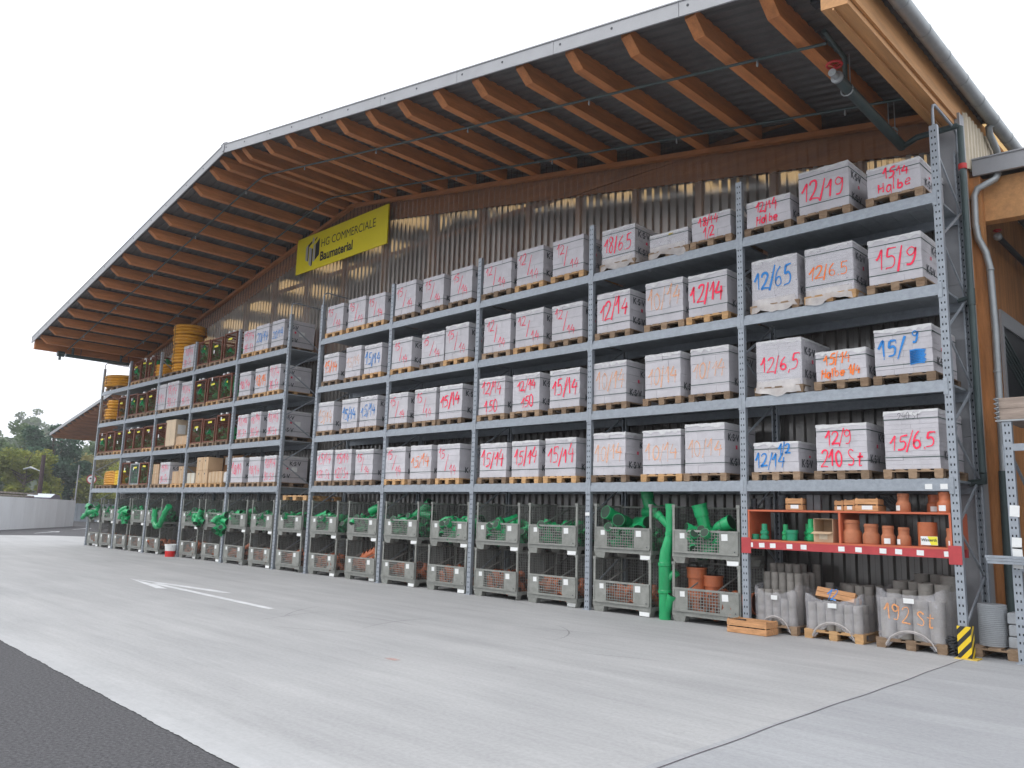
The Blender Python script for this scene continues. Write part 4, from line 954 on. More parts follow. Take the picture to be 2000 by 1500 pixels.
bunch(-24.95, 1.30, 0, 'green bends joined into a hanging J beside the single box, third bay from left', 4, True)
bunch(-22.0, 1.25, 5, 'narrow string of green bends between the mesh boxes, fourth bay from left', 5)
bunch(-20.5, 1.15, 12, 'largest bunch of green bends, tied to the post left of the gap bay', 6)
pallet(-16.55, .08, 1.895, 'empty wooden pallet lying on top of the mesh boxes in the gap between the racks', new=True, sx=1.5)
bk = thing('bucket', 'white plastic bucket with red lower half standing before the far mesh boxes', 'bucket', (-23.75, -.12, 0))
mb = MB(); mb.lathe([(.155, 0), (.165, .19)], 20, mat=1, cap1=False); mb.lathe([(.165, .19), (.185, .36), (.195, .365), (.195, .40), (.185, .405), (.175, .405), (.16, .2)], 20, cap0=False, cap1=False); mb.lathe([(.172, .37), (.172, .372)], 20)
mb.build('tub', [white_p, mat('red_bucket_band', (.62, .02, .02), .4)], bk)
mb = MB(); mb.tube([(.19*math.cos(a*.314), -.02, .37-.10*math.sin(a*.314)) for a in range(11)], .006, 6); mb.build('handle', zinc, bk)
# ------------------------------------------------------------------ brown mesh cages on the far shelves
CW, CD, CH = .86, 1.05, .80
def cage_meshes():
    fr = MB()
    for x in (0, CW-.05):
        for y in (0, CD-.05): fr.box(x, x+.05, y, y+.05, 0, CH)
    for z in (0, CH-.045):
        for y in (.005, CD-.04): fr.box(.051, CW-.051, y, y+.035, z, z+.04)
        for x in (.005, CW-.04): fr.box(x, x+.035, .051, CD-.051, z, z+.04)
    fr.box(.04, CW-.04, .04, CD-.04, .005, .03)
    me = MB(); s = .0022
    k = .08
    while k < CW-.06: me.box(k-s, k+s, .02, .028, .041, CH-.046); me.box(k-s, k+s, CD-.028, CD-.02, .041, CH-.046); k += .06
    z = .09
    while z < CH-.06: me.box(.051, CW-.051, .0285, .036, z-s, z+s); me.box(.051, CW-.051, CD-.0365, CD-.029, z-s, z+s); me.box(.02, .028, .051, CD-.051, z-s, z+s); me.box(CW-.028, CW-.02, .051, CD-.051, z-s, z+s); z += .06
    return fr.mesh('frame', rust_m), me.mesh('mesh_side', rust_m)
CF, CM = cage_meshes()
CF_g = CF.copy(); CF_g.materials[0] = zinc; CM_g = CM.copy(); CM_g.materials[0] = zinc
yl = MB(); yl.box(-.13, .13, -.004, 0, -.03, .03); yl_me = yl.mesh('yellow_label', paper_y)
wt = MB(); wt.box(-.035, .035, -.004, 0, -.055, .055); wt_me = wt.mesh('white_tag', paper)
rc = random.Random(21)
CAGES = {(7,4): (-23.46, -22.52, -21.54), (7,3): (-23.46, -22.48, -21.62), (7,2): (-23.46, -22.52, -21.58), (9,4): (-29.28, -28.44, -27.94), (9,3): (-29.28, -28.42, -27.50),
         (9,2): (-29.28, -28.42, -27.50), (9,1): (-29.28, -28.42, -27.54), (10,3): (-30.40,), (10,2): (-32.18, -31.28, -30.38), (8,2): (-26.34,)}
def cage(bay, lev, i, n, x):
    zb = ZB[lev] + .165; pos = ('left', 'middle', 'right')[i] if n == 3 else 'single'
    grey = (bay, lev, i) == (9, 1, 1); tilt = R(-2.5) if (bay, lev, i) == (7, 3, 2) else 0
    wh = f"{LEVW[lev]} {pos}, {BAYW[bay]}"
    pallet(x+CW/2, .04, zb+.001, f"wooden pallet under the {'grey' if grey else 'brown'} cage, {wh}", new=rc.random() < .15, sx=1.05)
    full = rc.choice((.8, 1.0, 1.25, 1.6)); 
    t = thing('mesh_cage', f"{'grey' if grey else 'brown'} mesh cage of green fittings, {wh}", 'cage', (x, .05, zb+PH+.002), 0, 'mesh cages on the far shelves')
    t.rotation_euler = (0, tilt, 0)
    sc_ = (1, 1, 1.0 + rc.uniform(-.04, .06))
    obj('frame', CF_g if grey else CF, t, scale=sc_); obj('mesh_side', CM_g if grey else CM, t, scale=sc_)
    obj('yellow_label', yl_me, t, (CW*rc.uniform(.4, .6), -.006, CH*rc.uniform(.62, .86)), (0, R(rc.uniform(-3, 3)), 0))
    if rc.random() < .55: obj('white_tag', wt_me, t, (CW*rc.uniform(.3, .6), -.006, CH*rc.uniform(.4, .95)))
    if rc.random() < .5:
        mb = MB(); rr = rc
        for k in range(2):
            xx = rr.uniform(.2, .7); mb.box(xx, xx+.08, .0, .05, CH*sc_[2]+.001, CH*sc_[2]+.05)
        mb.build('lid_clip', paper, t)
    h = HG[rc.randrange(2)]
    o = obj('green_fittings_heap', h, None, (x-.02+.05, .10, zb+PH-.15*full)); o.scale = (.66, 1.1, full)
    tag(o, f"green fittings heap inside the {'grey' if grey else 'brown'} cage, {wh}", 'fittings heap', kind='stuff')
for (bay, lev), xs in CAGES.items():
    for i, x in enumerate(xs): cage(bay, lev, i, len(xs), x)

# ------------------------------------------------------------------ coils of yellow drain pipe
def coil(name, label, x, y, z, rad, turns, layers=2, m=None, group='coils of yellow drain pipe', pipe=.062):
    t = thing(name, label, 'pipe coil', (x, y, z), 0, group); mb = MB()
    for k in range(turns):
        for l in range(layers):
            rr_ = rad - pipe - l*pipe*1.9 + .012*math.sin(k*2.7+l); ox, oy = .012*math.sin(k*3.1), .012*math.cos(k*2.3)
            mb.tube([(ox+rr_*math.cos(a*.2856), oy+rr_*math.sin(a*.2856), pipe+k*pipe*1.82) for a in range(22)], pipe, 8, closed=True)
    mb.build('windings', m or yellow_p, t)
    mb = MB(); H = pipe*2+(turns-1)*pipe*1.82
    for a in range(3):
        c_, s_ = math.cos(a*2.1-1.45), math.sin(a*2.1-1.45); ro, ri = rad+.012, rad-layers*pipe*2-.01
        mb.tube([(ri*c_, ri*s_, -.005), (ro*c_, ro*s_, -.005), (ro*c_, ro*s_, H+.008), (ri*c_, ri*s_, H+.008), (ri*c_, ri*s_, -.005)], .008, 6)
    mb.build('tie', black_m, t); return H
def zdeck(l): return ZB[l] + .166
z = zdeck(4); pallet(-25.55, .04, z, 'wooden pallet under the tall tower of yellow coils, top shelf', sx=1.6); z += PH + .004
hs_ = [(.50, 3), (.55, 3), (.51, 3), (.55, 3), (.58, 3)]
names = ['lowest', 'second', 'third', 'fourth', 'topmost']
for k, (r_, n) in enumerate(hs_): z += coil('pipe_coil', f"{names[k]} yellow pipe coil of the tall coil tower on the top shelf", -25.55+.04*math.sin(k*2), .60, z, r_, n, 2) + .004
z = zdeck(4); pallet(-31.3, .04, z, 'wooden pallet under the wide flat coil at the outer rack end, top shelf', sx=1.7); coil('pipe_coil', 'wide flat yellow coil at the outer rack end on the top shelf', -31.35, .62, z+PH+.004, .82, 4, 2)
pallet(-27.0, .04, z, 'wooden pallet under the small leaning coil, top shelf, second bay from left end', sx=1.0); coil('pipe_coil', 'small yellow coil beside the tall tower on the top shelf', -26.98, .50, z+PH+.004, .44, 4, 2)
z = zdeck(3); pallet(-31.65, .04, z, 'wooden pallet under two stacked coils, third shelf, leftmost bay', sx=1.3); z += PH+.004
z += coil('pipe_coil', 'lower of two stacked yellow coils, third shelf, leftmost bay', -31.7, .5, z, .48, 4, 2)+.004; coil('pipe_coil', 'upper of two stacked yellow coils, third shelf, leftmost bay', -31.6, .5, z, .44, 3, 2)
z = zdeck(1); pallet(-31.5, .04, z, 'wooden pallet under a bundle of orange yellow pipes, lowest shelf, leftmost bay'); pallet(-30.6, .04, z, 'wooden pallet between the pipe bundle and the bright yellow pack, lowest shelf')
t = thing('pipe_bundle', 'bulging bundle of orange yellow pipes on the lowest shelf, leftmost bay', 'pipe bundle', (-31.95, .4, z+PH+.004), 0)
mb = MB()
for k in range(6):
    for j in range(5 if k < 5 else 3):
        zz = .06+k*.082; b_ = .05*math.sin(math.pi*(k+.5)/6); mb.tube([(.02-b_, j*.12, zz), (.25, j*.12-.04, zz+.01*k), (.9, j*.12-.04, zz+.015*k), (1.25, j*.12, zz)], [.045, .056, .056, .045], 8)
mb.build('pipes', yellow_p, t)
t = thing('pipe_bundle', 'bright yellow block of pipe ends beside the orange yellow bundle, lowest shelf', 'pipe bundle', (-30.6, .3, z+PH+.004), 0)
mb = MB()
for k in range(5):
    for j in range(5): mb.tube([(.05+j*.125, 0, .07+k*.115), (.05+j*.125, .7, .07+k*.115)], .058, 10)
mb.build('pipes', yellow_b, t)

# ------------------------------------------------------------------ cartons
def carton(x0, x1, y0, d, z, h, label, m=None, lab=False, holes=(), open_=False, group='cardboard cartons'):
    t = thing('carton', label, 'carton', (x0, y0, z), 0, group); w = x1-x0; mb = MB()
    if not open_: mb.cbox(0, w, 0, d, 0, h, .008)
    else:
        mb.box(0, w, 0, .006, 0, h*.45); mb.box(0, w, d-.006, d, 0, h); mb.box(0, .006, .0065, d-.0065, 0, h); mb.box(w-.006, w, .0065, d-.0065, 0, h); mb.box(.0065, w-.0065, .0065, d-.0065, 0, .006)
        mb.hexa([(0, -.10, h*.36), (w, -.10, h*.36), (w, -.001, h*.45), (0, -.001, h*.45), (0, -.10, h*.365), (w, -.10, h*.365), (w, -.001, h*.455), (0, -.001, h*.455)])
        mb.hexa([(-.0, 0, h+.001), (w, 0, h+.001), (w, d, h+.001), (0, d, h+.001), (0, 0, h+.006), (w, 0, h+.006), (w, d, h+.006), (0, d, h+.006)])
    mb.build('box', m or cardboard, t)
    if not open_:
        mb = MB(); mb.box(w/2-.03, w/2+.03, -.0015, -.0005, 0.01, h-.01); mb.box(w/2-.03, w/2+.03, .0, d, h+.0005, h+.0015); mb.build('tape', mat('parcel_tape', (.50, .38, .24), .35), t)
    if lab:
        mb = MB(); mb.box(w+.0005, w+.003, .08, .36, h*.45, h*.8); mb.build('paper_label', paper, t)
    if holes:
        mb = MB()
        for a, b in holes: mb.lathe([(.028, 0), (.028, .002)], 10, Matrix.Translation((a*w, -.002, b*h)) @ Matrix.Rotation(R(90), 4, 'X'))
        mb.build('hand_hole', ink_soft, t)
    return t
z = zdeck(2); pallet(-25.15, .04, z, 'wooden pallet under the tall cartons, second shelf, third bay from left', sx=1.1); pallet(-24.2, .04, z, 'wooden pallet under the small carton, second shelf, third bay from left', new=True)
carton(-25.55, -24.72, .06, 1.0, z+PH+.002, .92, 'tall pale carton with two labels on its side, second shelf, third bay from left', mat('pale_carton', (.56, .44, .31), .85, 0, .08, 4), True)
carton(-24.58, -23.72, .06, .7, z+PH+.002, .30, 'small low carton right of the tall one, second shelf, third bay from left')
z = zdeck(1); pallet(-26.0, .04, z, 'wooden pallet under two small cartons, lowest shelf, third bay from left'); pallet(-24.25, .04, z, 'wooden pallet under the stepped cartons, lowest shelf, third bay from left', new=True)
carton(-26.32, -25.78, .06, .6, z+PH+.002, .36, 'lower of two small cartons, lowest shelf, third bay from left'); carton(-26.30, -25.80, .06, .6, z+PH+.364, .34, 'upper of two small cartons, lowest shelf, third bay from left')
carton(-24.62, -24.16, .06, .6, z+PH+.002, .42, 'lower carton of the stepped pair, lowest shelf, third bay from left'); carton(-24.14, -23.72, .06, .6, z+PH+.002, .58, 'higher carton of the stepped pair, lowest shelf, third bay from left', holes=((.5, .8),))
z = zdeck(1); pallet(-23.1, .04, z, 'wooden pallet under the whitish carton, lowest shelf, fourth bay from left', new=True); pallet(-22.3, .04, z, 'wooden pallet under the tall hand-hole cartons, lowest shelf', new=True); pallet(-21.3, .04, z, 'wooden pallet under the row of slim cartons, lowest shelf', new=True, sx=1.1)
carton(-23.42, -22.86, .06, .6, z+PH+.002, .34, 'whitish carton at the left of the lowest shelf, fourth bay from left', mat('whitish_carton', (.55, .52, .44), .8, 0, .1, 4))
hp = mat('tan_carton', (.52, .36, .22), .85, 0, .08, 4, rvar=.05)
for a, b, nm in ((-22.74, -22.32, 'left'), (-22.30, -21.92, 'right')):
    for k in (0, 1): carton(a, b, .05, .5, z+PH+.002+k*.42, .416, f"{('lower', 'upper')[k]} {nm} carton of four tall ones with round hand holes, lowest shelf", hp, holes=((.5, .72),), group='tall cartons with hand holes')
carton(-22.05, -20.72, .62, .5, z+PH+.50, .40, 'large brown carton with a white label, resting behind the slim cartons', cardboard_dk)
carton(-22.0, -20.75, .60, .52, z+PH+.002, .49, 'large brown carton underneath the labelled one, lowest shelf', cardboard_dk)
mb = MB(); mb.box(-.18, .18, -.002, 0, -.12, .12); tag(mb.build('address_label', paper, None, (-21.72, .617, z+PH+.74)), 'white address label on the large brown carton', 'label')
for k in range(4): carton(-21.82+.235*k, -21.60+.235*k, .05, .5, z+PH+.002, .36-.02*(k == 0), f"slim tan carton, {('first', 'second', 'third', 'last')[k]} from left in the row of four, lowest shelf", hp, group='slim tan cartons')
t = thing('wrapped_bundle', 'film wrapped whitish bundle right of the slim cartons, lowest shelf', 'bundle', (-20.86, .08, z+PH+.002)); mb = MB(); mb.cbox(0, .30, 0, .6, 0, .34, .04); mb.build('film', sheet_m, t)

# ------------------------------------------------------------------ red shelf in the first bay
rs = thing('red_shelf', 'orange red board shelf on a red beam in the first bay from right', 'shelf', (-1.512, 0, 0))
mb = MB(); mb.box(-1.452, 1.452, -.008, .045, 1.235, 1.345); mb.box(-1.452, 1.452, .62, .67, 1.235, 1.345)
for s in (-1, 1): mb.box(min(s*1.40, s*1.56), max(s*1.40, s*1.56), -.014, -.0085, 1.16, 1.40)
mb.build('beam', red_beam, rs)
for nm, b in (('shelf_board', (-1.45, 1.45, -.005, .70, 1.3455, 1.372)), ('upper_board', (-1.45, 1.45, -.002, .70, 1.80, 1.826)), ('side_board', (-1.45, -1.424, .0, .70, 1.3725, 1.7995)), ('side_board', (1.424, 1.45, .0, .70, 1.3725, 1.7995)),
              ('divider_board', (-.035, -.005, .0, .69, 1.3725, 1.7995))):
    mb = MB(); mb.box(*b); mb.build(nm, red_board if nm != 'rear_board' else deck_dark, rs)
pl = MB(); pl.box(-.045, .045, -.002, 0, -.034, .034); pl_me = pl.mesh('price_label', paper)
for X in (238, 324, 404, 523, 621, 871, 979, 1128, 1220, 1344, 1495): obj('price_label', pl_me, rs, (-1.508+(X-195)*.00223, -.0095, 1.29), (0, R(rc.uniform(-3, 3)), 0))
def sx(X): return -3.02 + (X-195)*.00223
def pot(X, y, z, w, h, m, label, cat='pipe fitting', group='fittings on the red shelf', shape='bell', lab=None):
    r_ = w/2; t = thing('pipe_fitting', label, cat, (sx(X), y, z), 0, group); mb = MB()
    if shape == 'bell': pr = [(r_*.96, 0), (r_, h*.03), (r_, h*.44), (r_*.97, h*.47), (r_*.80, h*.575), (r_*.78, h*.60), (r_*.78, h*.84), (r_*.84, h*.85), (r_*.84, h*.92), (r_*.80, h*.93), (r_*.80, h), (r_*.70, h), (r_*.68, h*.8)]
    elif shape == 'ring': pr = [(r_*.9, 0), (r_*.9, h*.3), (r_, h*.32), (r_, h*.5), (r_*.9, h*.52), (r_*.9, h*.8), (r_, h*.82), (r_, h), (r_*.85, h), (r_*.8, h*.8)]
    elif shape == 'stack': pr = [(r_*.8, 0), (r_, h*.06), (r_, h*.22), (r_*.82, h*.26), (r_*.82, h*.34), (r_, h*.38), (r_, h*.52), (r_*.7, h*.58), (r_*.66, h*.98), (r_*.6, h), (r_*.5, h*.9)]
    elif shape == 'cup': pr = [(r_*.85, 0), (r_*.9, h*.7), (r_, h*.72), (r_, h), (r_*.88, h), (r_*.8, h*.6)]
    else: pr = [(r_, 0), (r_, h*.98), (r_*.95, h), (r_*.86, h), (r_*.84, h*.85)]
    mb.lathe(pr, 22, cap1=False); q = pr[-1]; mb.lathe([(q[0], q[1]), (q[0]*.98, q[1]-.001)], 22, mat=1, cap0=False)  # black disc in the mouth stands in for the shade inside
    mb.build('body', [m, ink], t)
    if lab:
        a0 = lab; mb = MB(); rr_ = r_*1.012+.001
        for k in range(5):
            A, B = R(-90+a0-24+k*10), R(-90+a0-14+k*10); mb.poly([(rr_*math.cos(A), rr_*math.sin(A), h*.06), (rr_*math.cos(B), rr_*math.sin(B), h*.06), (rr_*math.cos(B), rr_*math.sin(B), h*.34), (rr_*math.cos(A), rr_*math.sin(A), h*.34)])
        mb.build('paper_label', paper, t)
    return t
Z1, Z2 = 1.374, 1.828
pot(255, .10, Z1, .12, .08, teal_p, 'short teal socket at the left end of the red shelf', shape='ring')
pot(322, .10, Z1, .13, .24, teal_p, 'two stacked teal sockets, second from left on the red shelf', shape='stack'); 
pot(466, .14, Z1, .11, .24, green_p, 'slim stacked green sockets on the red shelf', shape='stack'); pot(520, .10, Z1, .18, .16, teal_p, 'wide low green cup on the red shelf', shape='cup'); pot(590, .34, Z1, .15, .26, green_p, 'dark green stack at the back of the red shelf', shape='stack')
pot(650, .12, Z1, .13, .33, green_p, 'tallest green stack beside the open carton on the red shelf', shape='stack')
carton(sx(680), sx(808), .05, .35, Z1, .33, 'open torn carton beside the divider on the red shelf', mat('light_carton', (.55, .40, .26), .85, 0, .1, 4), open_=True)
mb = MB(); mb.box(-.06, .06, -.002, 0, -.05, .05); tag(mb.build('paper_label', paper_y.copy() if False else mat('cream_label', (.62, .56, .42), .7), None, (sx(745), .0485, Z1+.09)), 'cream label on the open carton on the red shelf', 'label')
pot(912, .16, Z1, .27, .33, clay_p, 'widest terracotta reducer, first right of the divider'); pot(1037, .14, Z1, .23, .28, clay_p, 'second terracotta reducer right of the divider')
pot(1143, .12, Z1, .185, .26, clay_p, 'third terracotta reducer with a white label right of the divider', lab=8); pot(1236, .12, Z1, .175, .245, clay_p, 'fourth terracotta reducer with label at its left side', lab=-40)
tw = pot(1367, .16, Z1, .24, .32, orange_p, 'tall orange pipe piece behind the yellow and white card on the red shelf', shape='tube')
wl_ = thing('name_card', 'white and yellow card reading Winterth in front of the tall orange pipe piece', 'card', (sx(1392), .028, Z1+.075)); mb = MB(); mb.box(-.105, .105, 0, .004, -.055, .06); mb.build('card', paper, wl_)
mb = MB(); mb.poly([(-.105, -.001, -.055), (.0, -.001, -.055), (.105, -.001, -.02), (.105, -.001, -.055)]) if False else mb.poly([(-.02, -.001, .058), (.02, -.001, -.052), (.103, -.001, -.052), (.103, -.001, .058)]); mb.build('yellow_field', paper_y, wl_)
put(text_mb('Winterth', .052, .0012), 'lettering', ink, wl_, (-.10, -.0025, -.005))
pot(1500, .14, Z1, .14, .25, clay_p, 'last terracotta reducer at the right end of the red shelf', lab=8)
for X, w_, h_, lb in ((235, .10, .17, 'leftmost'), (345, .13, .20, 'second'), (446, .155, .225, 'largest')): pot(X, .15, Z2, w_, h_, black_m, f"{lb} black ribbed fitting on top of the red shelf", shape='ring', group='black fittings on the red shelf top')
def slat_crate(X0, X1, y, d, z, h, label, m, lab=False, n=2):
    x0, x1 = sx(X0), sx(X1); t = thing('wooden_crate', label, 'crate', (x0, y, z), 0, 'small wooden crates'); w = x1-x0; mb = MB()
    for k in range(n):
        za, zb_ = h*k/n+.004, h*(k+1)/n-.012
        mb.box(0, w, 0, .010, za, zb_); mb.box(0, w, d-.010, d, za, zb_); mb.box(0, .010, .0105, d-.0105, za, zb_); mb.box(w-.010, w, .0105, d-.0105, za, zb_)
    for a in (.0105, w-.03):
        for b in (.0105, d-.03): mb.box(a, a+.018, b, b+.018, 0, h)
    mb.box(.011, w-.011, .011, d-.011, .004, .012); mb.build('slats', m, t)
    mb = MB(); r_ = random.Random(X0)
    for k in range(8): mb.box(.03+w*.1*k, .03+w*.1*k+w*.07, .03, d-.03, .013, h*r_.uniform(.5, .9))
    mb.build('contents', black_m, t)
    if lab: mb = MB(); mb.box(w*.3, w*.76, -.002, -.0005, h*.12, h*.42); mb.build('paper_label', paper, t)
slat_crate(492, 612, .04, .22, Z2, .185, 'wooden crate with label left on top of the red shelf', wood_box, True); slat_crate(815, 873, .10, .25, Z2, .155, 'left crate of three on top of the red shelf', wood_box, True)
slat_crate(880, 950, .08, .25, Z2, .165, 'middle crate of three on top of the red shelf', wood_box, True); slat_crate(957, 1100, .05, .30, Z2, .185, 'right and largest crate of three on top of the red shelf', wood_box, True)
for X, lb in ((645, 'left'), (695, 'right')):
    t = thing('dark_box', f"{lb} dark upright panel behind the crate on top of the red shelf", 'box', (sx(X), .12, Z2)); mb = MB(); mb.cbox(-.05, .05, 0, .05, 0, .235, .006); mb.cbox(-.04, .04, .06, .10, 0, .20, .006); mb.build('panel', mat('dark_grey_plastic', (.07, .07, .075), .5), t)
t = thing('black_bundle', 'dark slanted bundle of rods behind the crates on top of the red shelf', 'bundle', (sx(1090), .25, Z2)); mb = MB()
for k in range(9): mb.tube([(-.1+.03*k, .02*(k % 3), .2+.01*(k % 2)), (.12+.02*k, .05, .03)], .014, 6)
mb.build('rods', black_m, t)
pot(1238, .14, Z2, .185, .25, clay_p, 'left terracotta reducer on top of the red shelf', lab=-35, group='fittings on the red shelf top'); pot(1388, .34, Z2, .185, .24, orange_p, 'dark orange reducer at the back on top of the red shelf', lab=10, group='fittings on the red shelf top'); pot(1482, .13, Z2, .215, .27, orange_p, 'right orange reducer with yellow strip on top of the red shelf', lab=-12, group='fittings on the red shelf top')

# ------------------------------------------------------------------ wrapped pallets of cement rings on the floor, first bay
def ring_stack_mesh(r_, n, h):
    mb = MB(); pr = []
    for k in range(n): pr += [(r_*.965, k*h), (r_, k*h+.006), (r_, (k+1)*h-.007), (r_*.965, (k+1)*h-.001)]
    mb.lathe(pr, 16, cap0=True, cap1=False); mb.lathe([(r_*.965, n*h-.001), (r_*.75, n*h), (r_*.72, n*h-.05)], 16, cap0=False, cap1=False); return mb
def ring_pallet(x0, x1, label, plabel, cols, rows, r_, front, back, h, fh, mark=None, seed=0, d=.95, y0=.08):
    w = x1-x0; pallet((x0+x1)/2, y0-.02, .001, plabel, 'wooden pallets on the floor', new=seed == 2, sx=(w+.06)/PW)
    rr = random.Random(seed); z0 = PH+.002; k_ = 0
    for j in range(rows):
        for i in range(cols):
            n = front[i] if j == 0 else max(1, back + rr.choice((0, 0, -1)) - (j == 1))
            o = obj('cement_ring_stack', ring_stack_mesh(r_, n, h).mesh('rings', pot_m), None, (x0+w*(i+.5)/cols, y0+.01+r_+j*(d-2*r_)/(rows-1), z0), (0, 0, rr.uniform(0, 1)))
            tag(o, f"{'front row ' if j == 0 else 'rear '}stack of grey cement rings on the {label}", 'ring stack', f"stacks of grey cement rings, {label}")
    t = thing('stretch_wrap', f"clear stretch film around the cement rings on the {label}", 'film', (x0, y0, z0), 0, 'stretch film around the cement rings'); mb = MB(); N = 56; per = 2*(w+d)
    def P(s, e):
        s %= per
        if s < w: return (s, -e)
        if s < w+d: return (w+e, s-w)
        if s < 2*w+d: return (w-(s-w-d), d+e)
        return (-e, d-(s-2*w-d))
    rows_ = []
    for jj in range(7):
        row = []
        for i in range(N):
            s = per*i/N; x, y = P(s, .006+.008*(jj in (1, 5)))
            fx = (s/w if s < w else 0)
            arch = .17*max(0, 1-abs(fx-.5)*3.2)**.6 if s < w else 0
            top = fh + (.10*abs(2*fx-1)**3 if s < w else .10+.05*math.sin(s*3)) + rr.uniform(-.015, .015); bot = -.11 + arch*1.25
            z = bot + (top-bot)*jj/6; row.append((x+.006*math.sin(s*30+jj), y+.006*math.sin(s*26+jj*2), z))
        rows_.append(row)
    mb.faces([p for q in rows_ for p in q], [(j*N+i, j*N+(i+1) % N, (j+1)*N+(i+1) % N, (j+1)*N+i) for j in range(6) for i in range(N)], 0, True); mb.build('film', film_m, t)
    mb = MB()
    for q in range(5):                               # gathered edges of film above the fork opening
        a = [(w*(.12+.76*k/10), -.014-.004*q, -.10+.03*q/5+.20*math.sin(math.pi*k/10)**.6) for k in range(11)]; mb.tube(a, .007, 5, False)
    mb.build('gathered_edge', film_w, t)
    mb = MB(); mb.box(w*.42, w*.58, -.026, -.022, fh-.10, fh-.035); mb.build('paper_label', paper, t)
    if mark:
        g, wd = handwriting(mark, .20, .026, rr, -.12, False); o = g.build('spray_mark', SPRAY['r'], t, (.12*w, -.022, .26)); s_ = .76*w/wd; o.scale = (s_, 1, 1)
ring_pallet(-2.90, -2.27, 'left wrapped pallet', 'wooden pallet under the left wrapped cement rings, behind the orange crate', 5, 5, .06, (4, 4, 4, 3, 4), 7, .125, .46, None, 1)
ring_pallet(-2.10, -1.31, 'middle wrapped pallet', 'orange toned wooden pallet under the middle wrapped cement rings', 6, 5, .063, (3, 3, 3, 3, 3, 3), 5, .125, .42, None, 2)
ring_pallet(-1.08, -.24, 'right wrapped pallet', 'wooden pallet under the right wrapped cement rings marked 192 St', 4, 4, .10, (5, 5, 5, 5), 8, .105, .58, '192 St', 3)
t = thing('wooden_crate', 'orange crate side with blue marks leaning on the middle wrapped pallet', 'crate', (-2.02, .22, .60), 0, 'small wooden crates'); t.rotation_euler = (R(-25), R(6), 0); mb = MB(); mb.box(0, .56, 0, .3, 0, .07); mb.box(0, .56, 0, .02, .075, .14); mb.box(.54, .56, .021, .3, .075, .14); mb.build('slats', wood_box, t)
g, wd = handwriting('12', .15, .022, rc, 0, False); o = g.build('spray_mark', SPRAY['b'], t, (.16, -.004, -.02))
slat_crate(150, 435, -.40, .36, .002, .20, 'empty orange slatted crate on the concrete before the left wrapped pallet', wood_box)
t = thing('cable_coil', 'black cable tangle on the floor beside the striped guard', 'cable', (-.16, .22, 0)); mb = MB()
for k in range(9): mb.tube([(.10*math.cos(a*.42)*(.7+.05*k), .14*math.sin(a*.42), .02+.022*k+.02*math.sin(a+k)) for a in range(15)], .013, 6, closed=True)
mb.build('loops', black_m, t)

# ------------------------------------------------------------------ right-hand side rack and its goods
t = thing('side_rack', 'smaller grey rack post with white labels and crossbars at the right edge', 'shelving', (.62, .14, 0))
sp = MB(); h_ = 3.0
sp.poly([(-w, 0, 0), (w, 0, 0), (w, 0, h_), (-w, 0, h_)]) if False else None
sp.box(-.052, .052, 0, .004, 0, h_); sp.box(-.052, -.048, .0045, .075, 0, h_); sp.box(.048, .052, .0045, .075, 0, h_); sp.box(-.08, .08, -.03, .11, 0, .012); spm = sp.mesh('post', galv_post)
obj('post', spm, t); obj('post', spm, t, (0, 1.2, 0), (0, 0, math.pi)); obj('post', spm, t, (2.7, 0, 0)); obj('post', spm, t, (2.7, 1.2, 0), (0, 0, math.pi))
for z in (2.62, 1.12):
    mb = MB(); mb.box(.053, 2.647, .0, .05, z, z+.09); mb.build('beam', galv, t); mb = MB(); mb.box(.053, 2.647, 1.15, 1.2, z, z+.09); mb.build('beam', galv, t)
mb = MB(); mb.bar((.0, .09, 2.6), (.0, 1.1, 2.0), .03, .03); mb.build('brace', galv, t); mb = MB(); mb.bar((0, 1.1, 1.6), (0, .09, 1.0), .03, .03); mb.build('brace', galv, t)
mb = MB(); mb.box(-.06, -.0525, -.012, .05, 2.40, 2.70); mb.build('bracket', galv, t)
for z, a in ((1.86, 4), (1.46, 3), (1.34, -2), (1.22, 4)):
    mb = MB(); mb.box(-.055, .055, -.002, 0, -.07, .07); mb.build('paper_label', paper, t, (.02, -.003, z), (0, R(a), 0))
t = thing('timber_stack', 'stack of grey weathered planks clamped on top of the side rack', 'planks', (.52, .12, 3.0)); mb = MB()
for k in range(2): mb.box(.03, 2.6, .0+.01*k, 1.1, .02+k*.145, .16+k*.145)
mb.build('planks', mat('weathered_plank', (.30, .24, .20), .9, 0, .25, 4, (.6, 5, 5), .15, 30), t); mb = MB()
for k in range(5): mb.tube([(.01, -.01, .03+.06*k), (-.02, -.02, .05+.06*k), (.035, -.02, .06+.06*k)], .010, 6)
mb.box(-.02, 2.6, .0, .1, 0, .019); mb.build('clamp', zinc, t)
t = thing('metal_channels', 'bundle of bright metal channels lying across the side rack', 'profiles', (.33, .02, 1.20)); mb = MB()
for k in range(3):
    mb.box(.0-.012*k, 2.2, -.02+.09*k*0, .09, .035*k, .035*k+.006); mb.box(-.012*k, 2.2, -.02, -.014, .035*k+.0062, .035*k+.03); mb.box(-.012*k, 2.2, .084, .09, .035*k+.0062, .035*k+.03)
mb.build('channels', galv, t)
t = thing('red_pipe', 'red plastic pipe lying on the side rack behind the labelled post', 'pipe', (.70, .5, 1.90)); mb = MB(); mb.tube([(0, 0, 0), (2, 0, 0)], .07, 14); mb.tube([(0, 0, 0), (.08, 0, 0)], .082, 14); mb.build('pipe', mat('red_brown_pipe', (.33, .06, .04), .45), t)
mb = MB(); mb.box(.70, 3.2, .40, .62, 1.74, 1.80); tag(mb.build('shelf_plank', wood_m), 'dark plank carrying the red pipe on the side rack', 'plank')
pallet(.48, .30, .001, 'dark wooden pallet under the grey lid stack at the right edge', 'wooden pallets on the floor', sx=1.2)
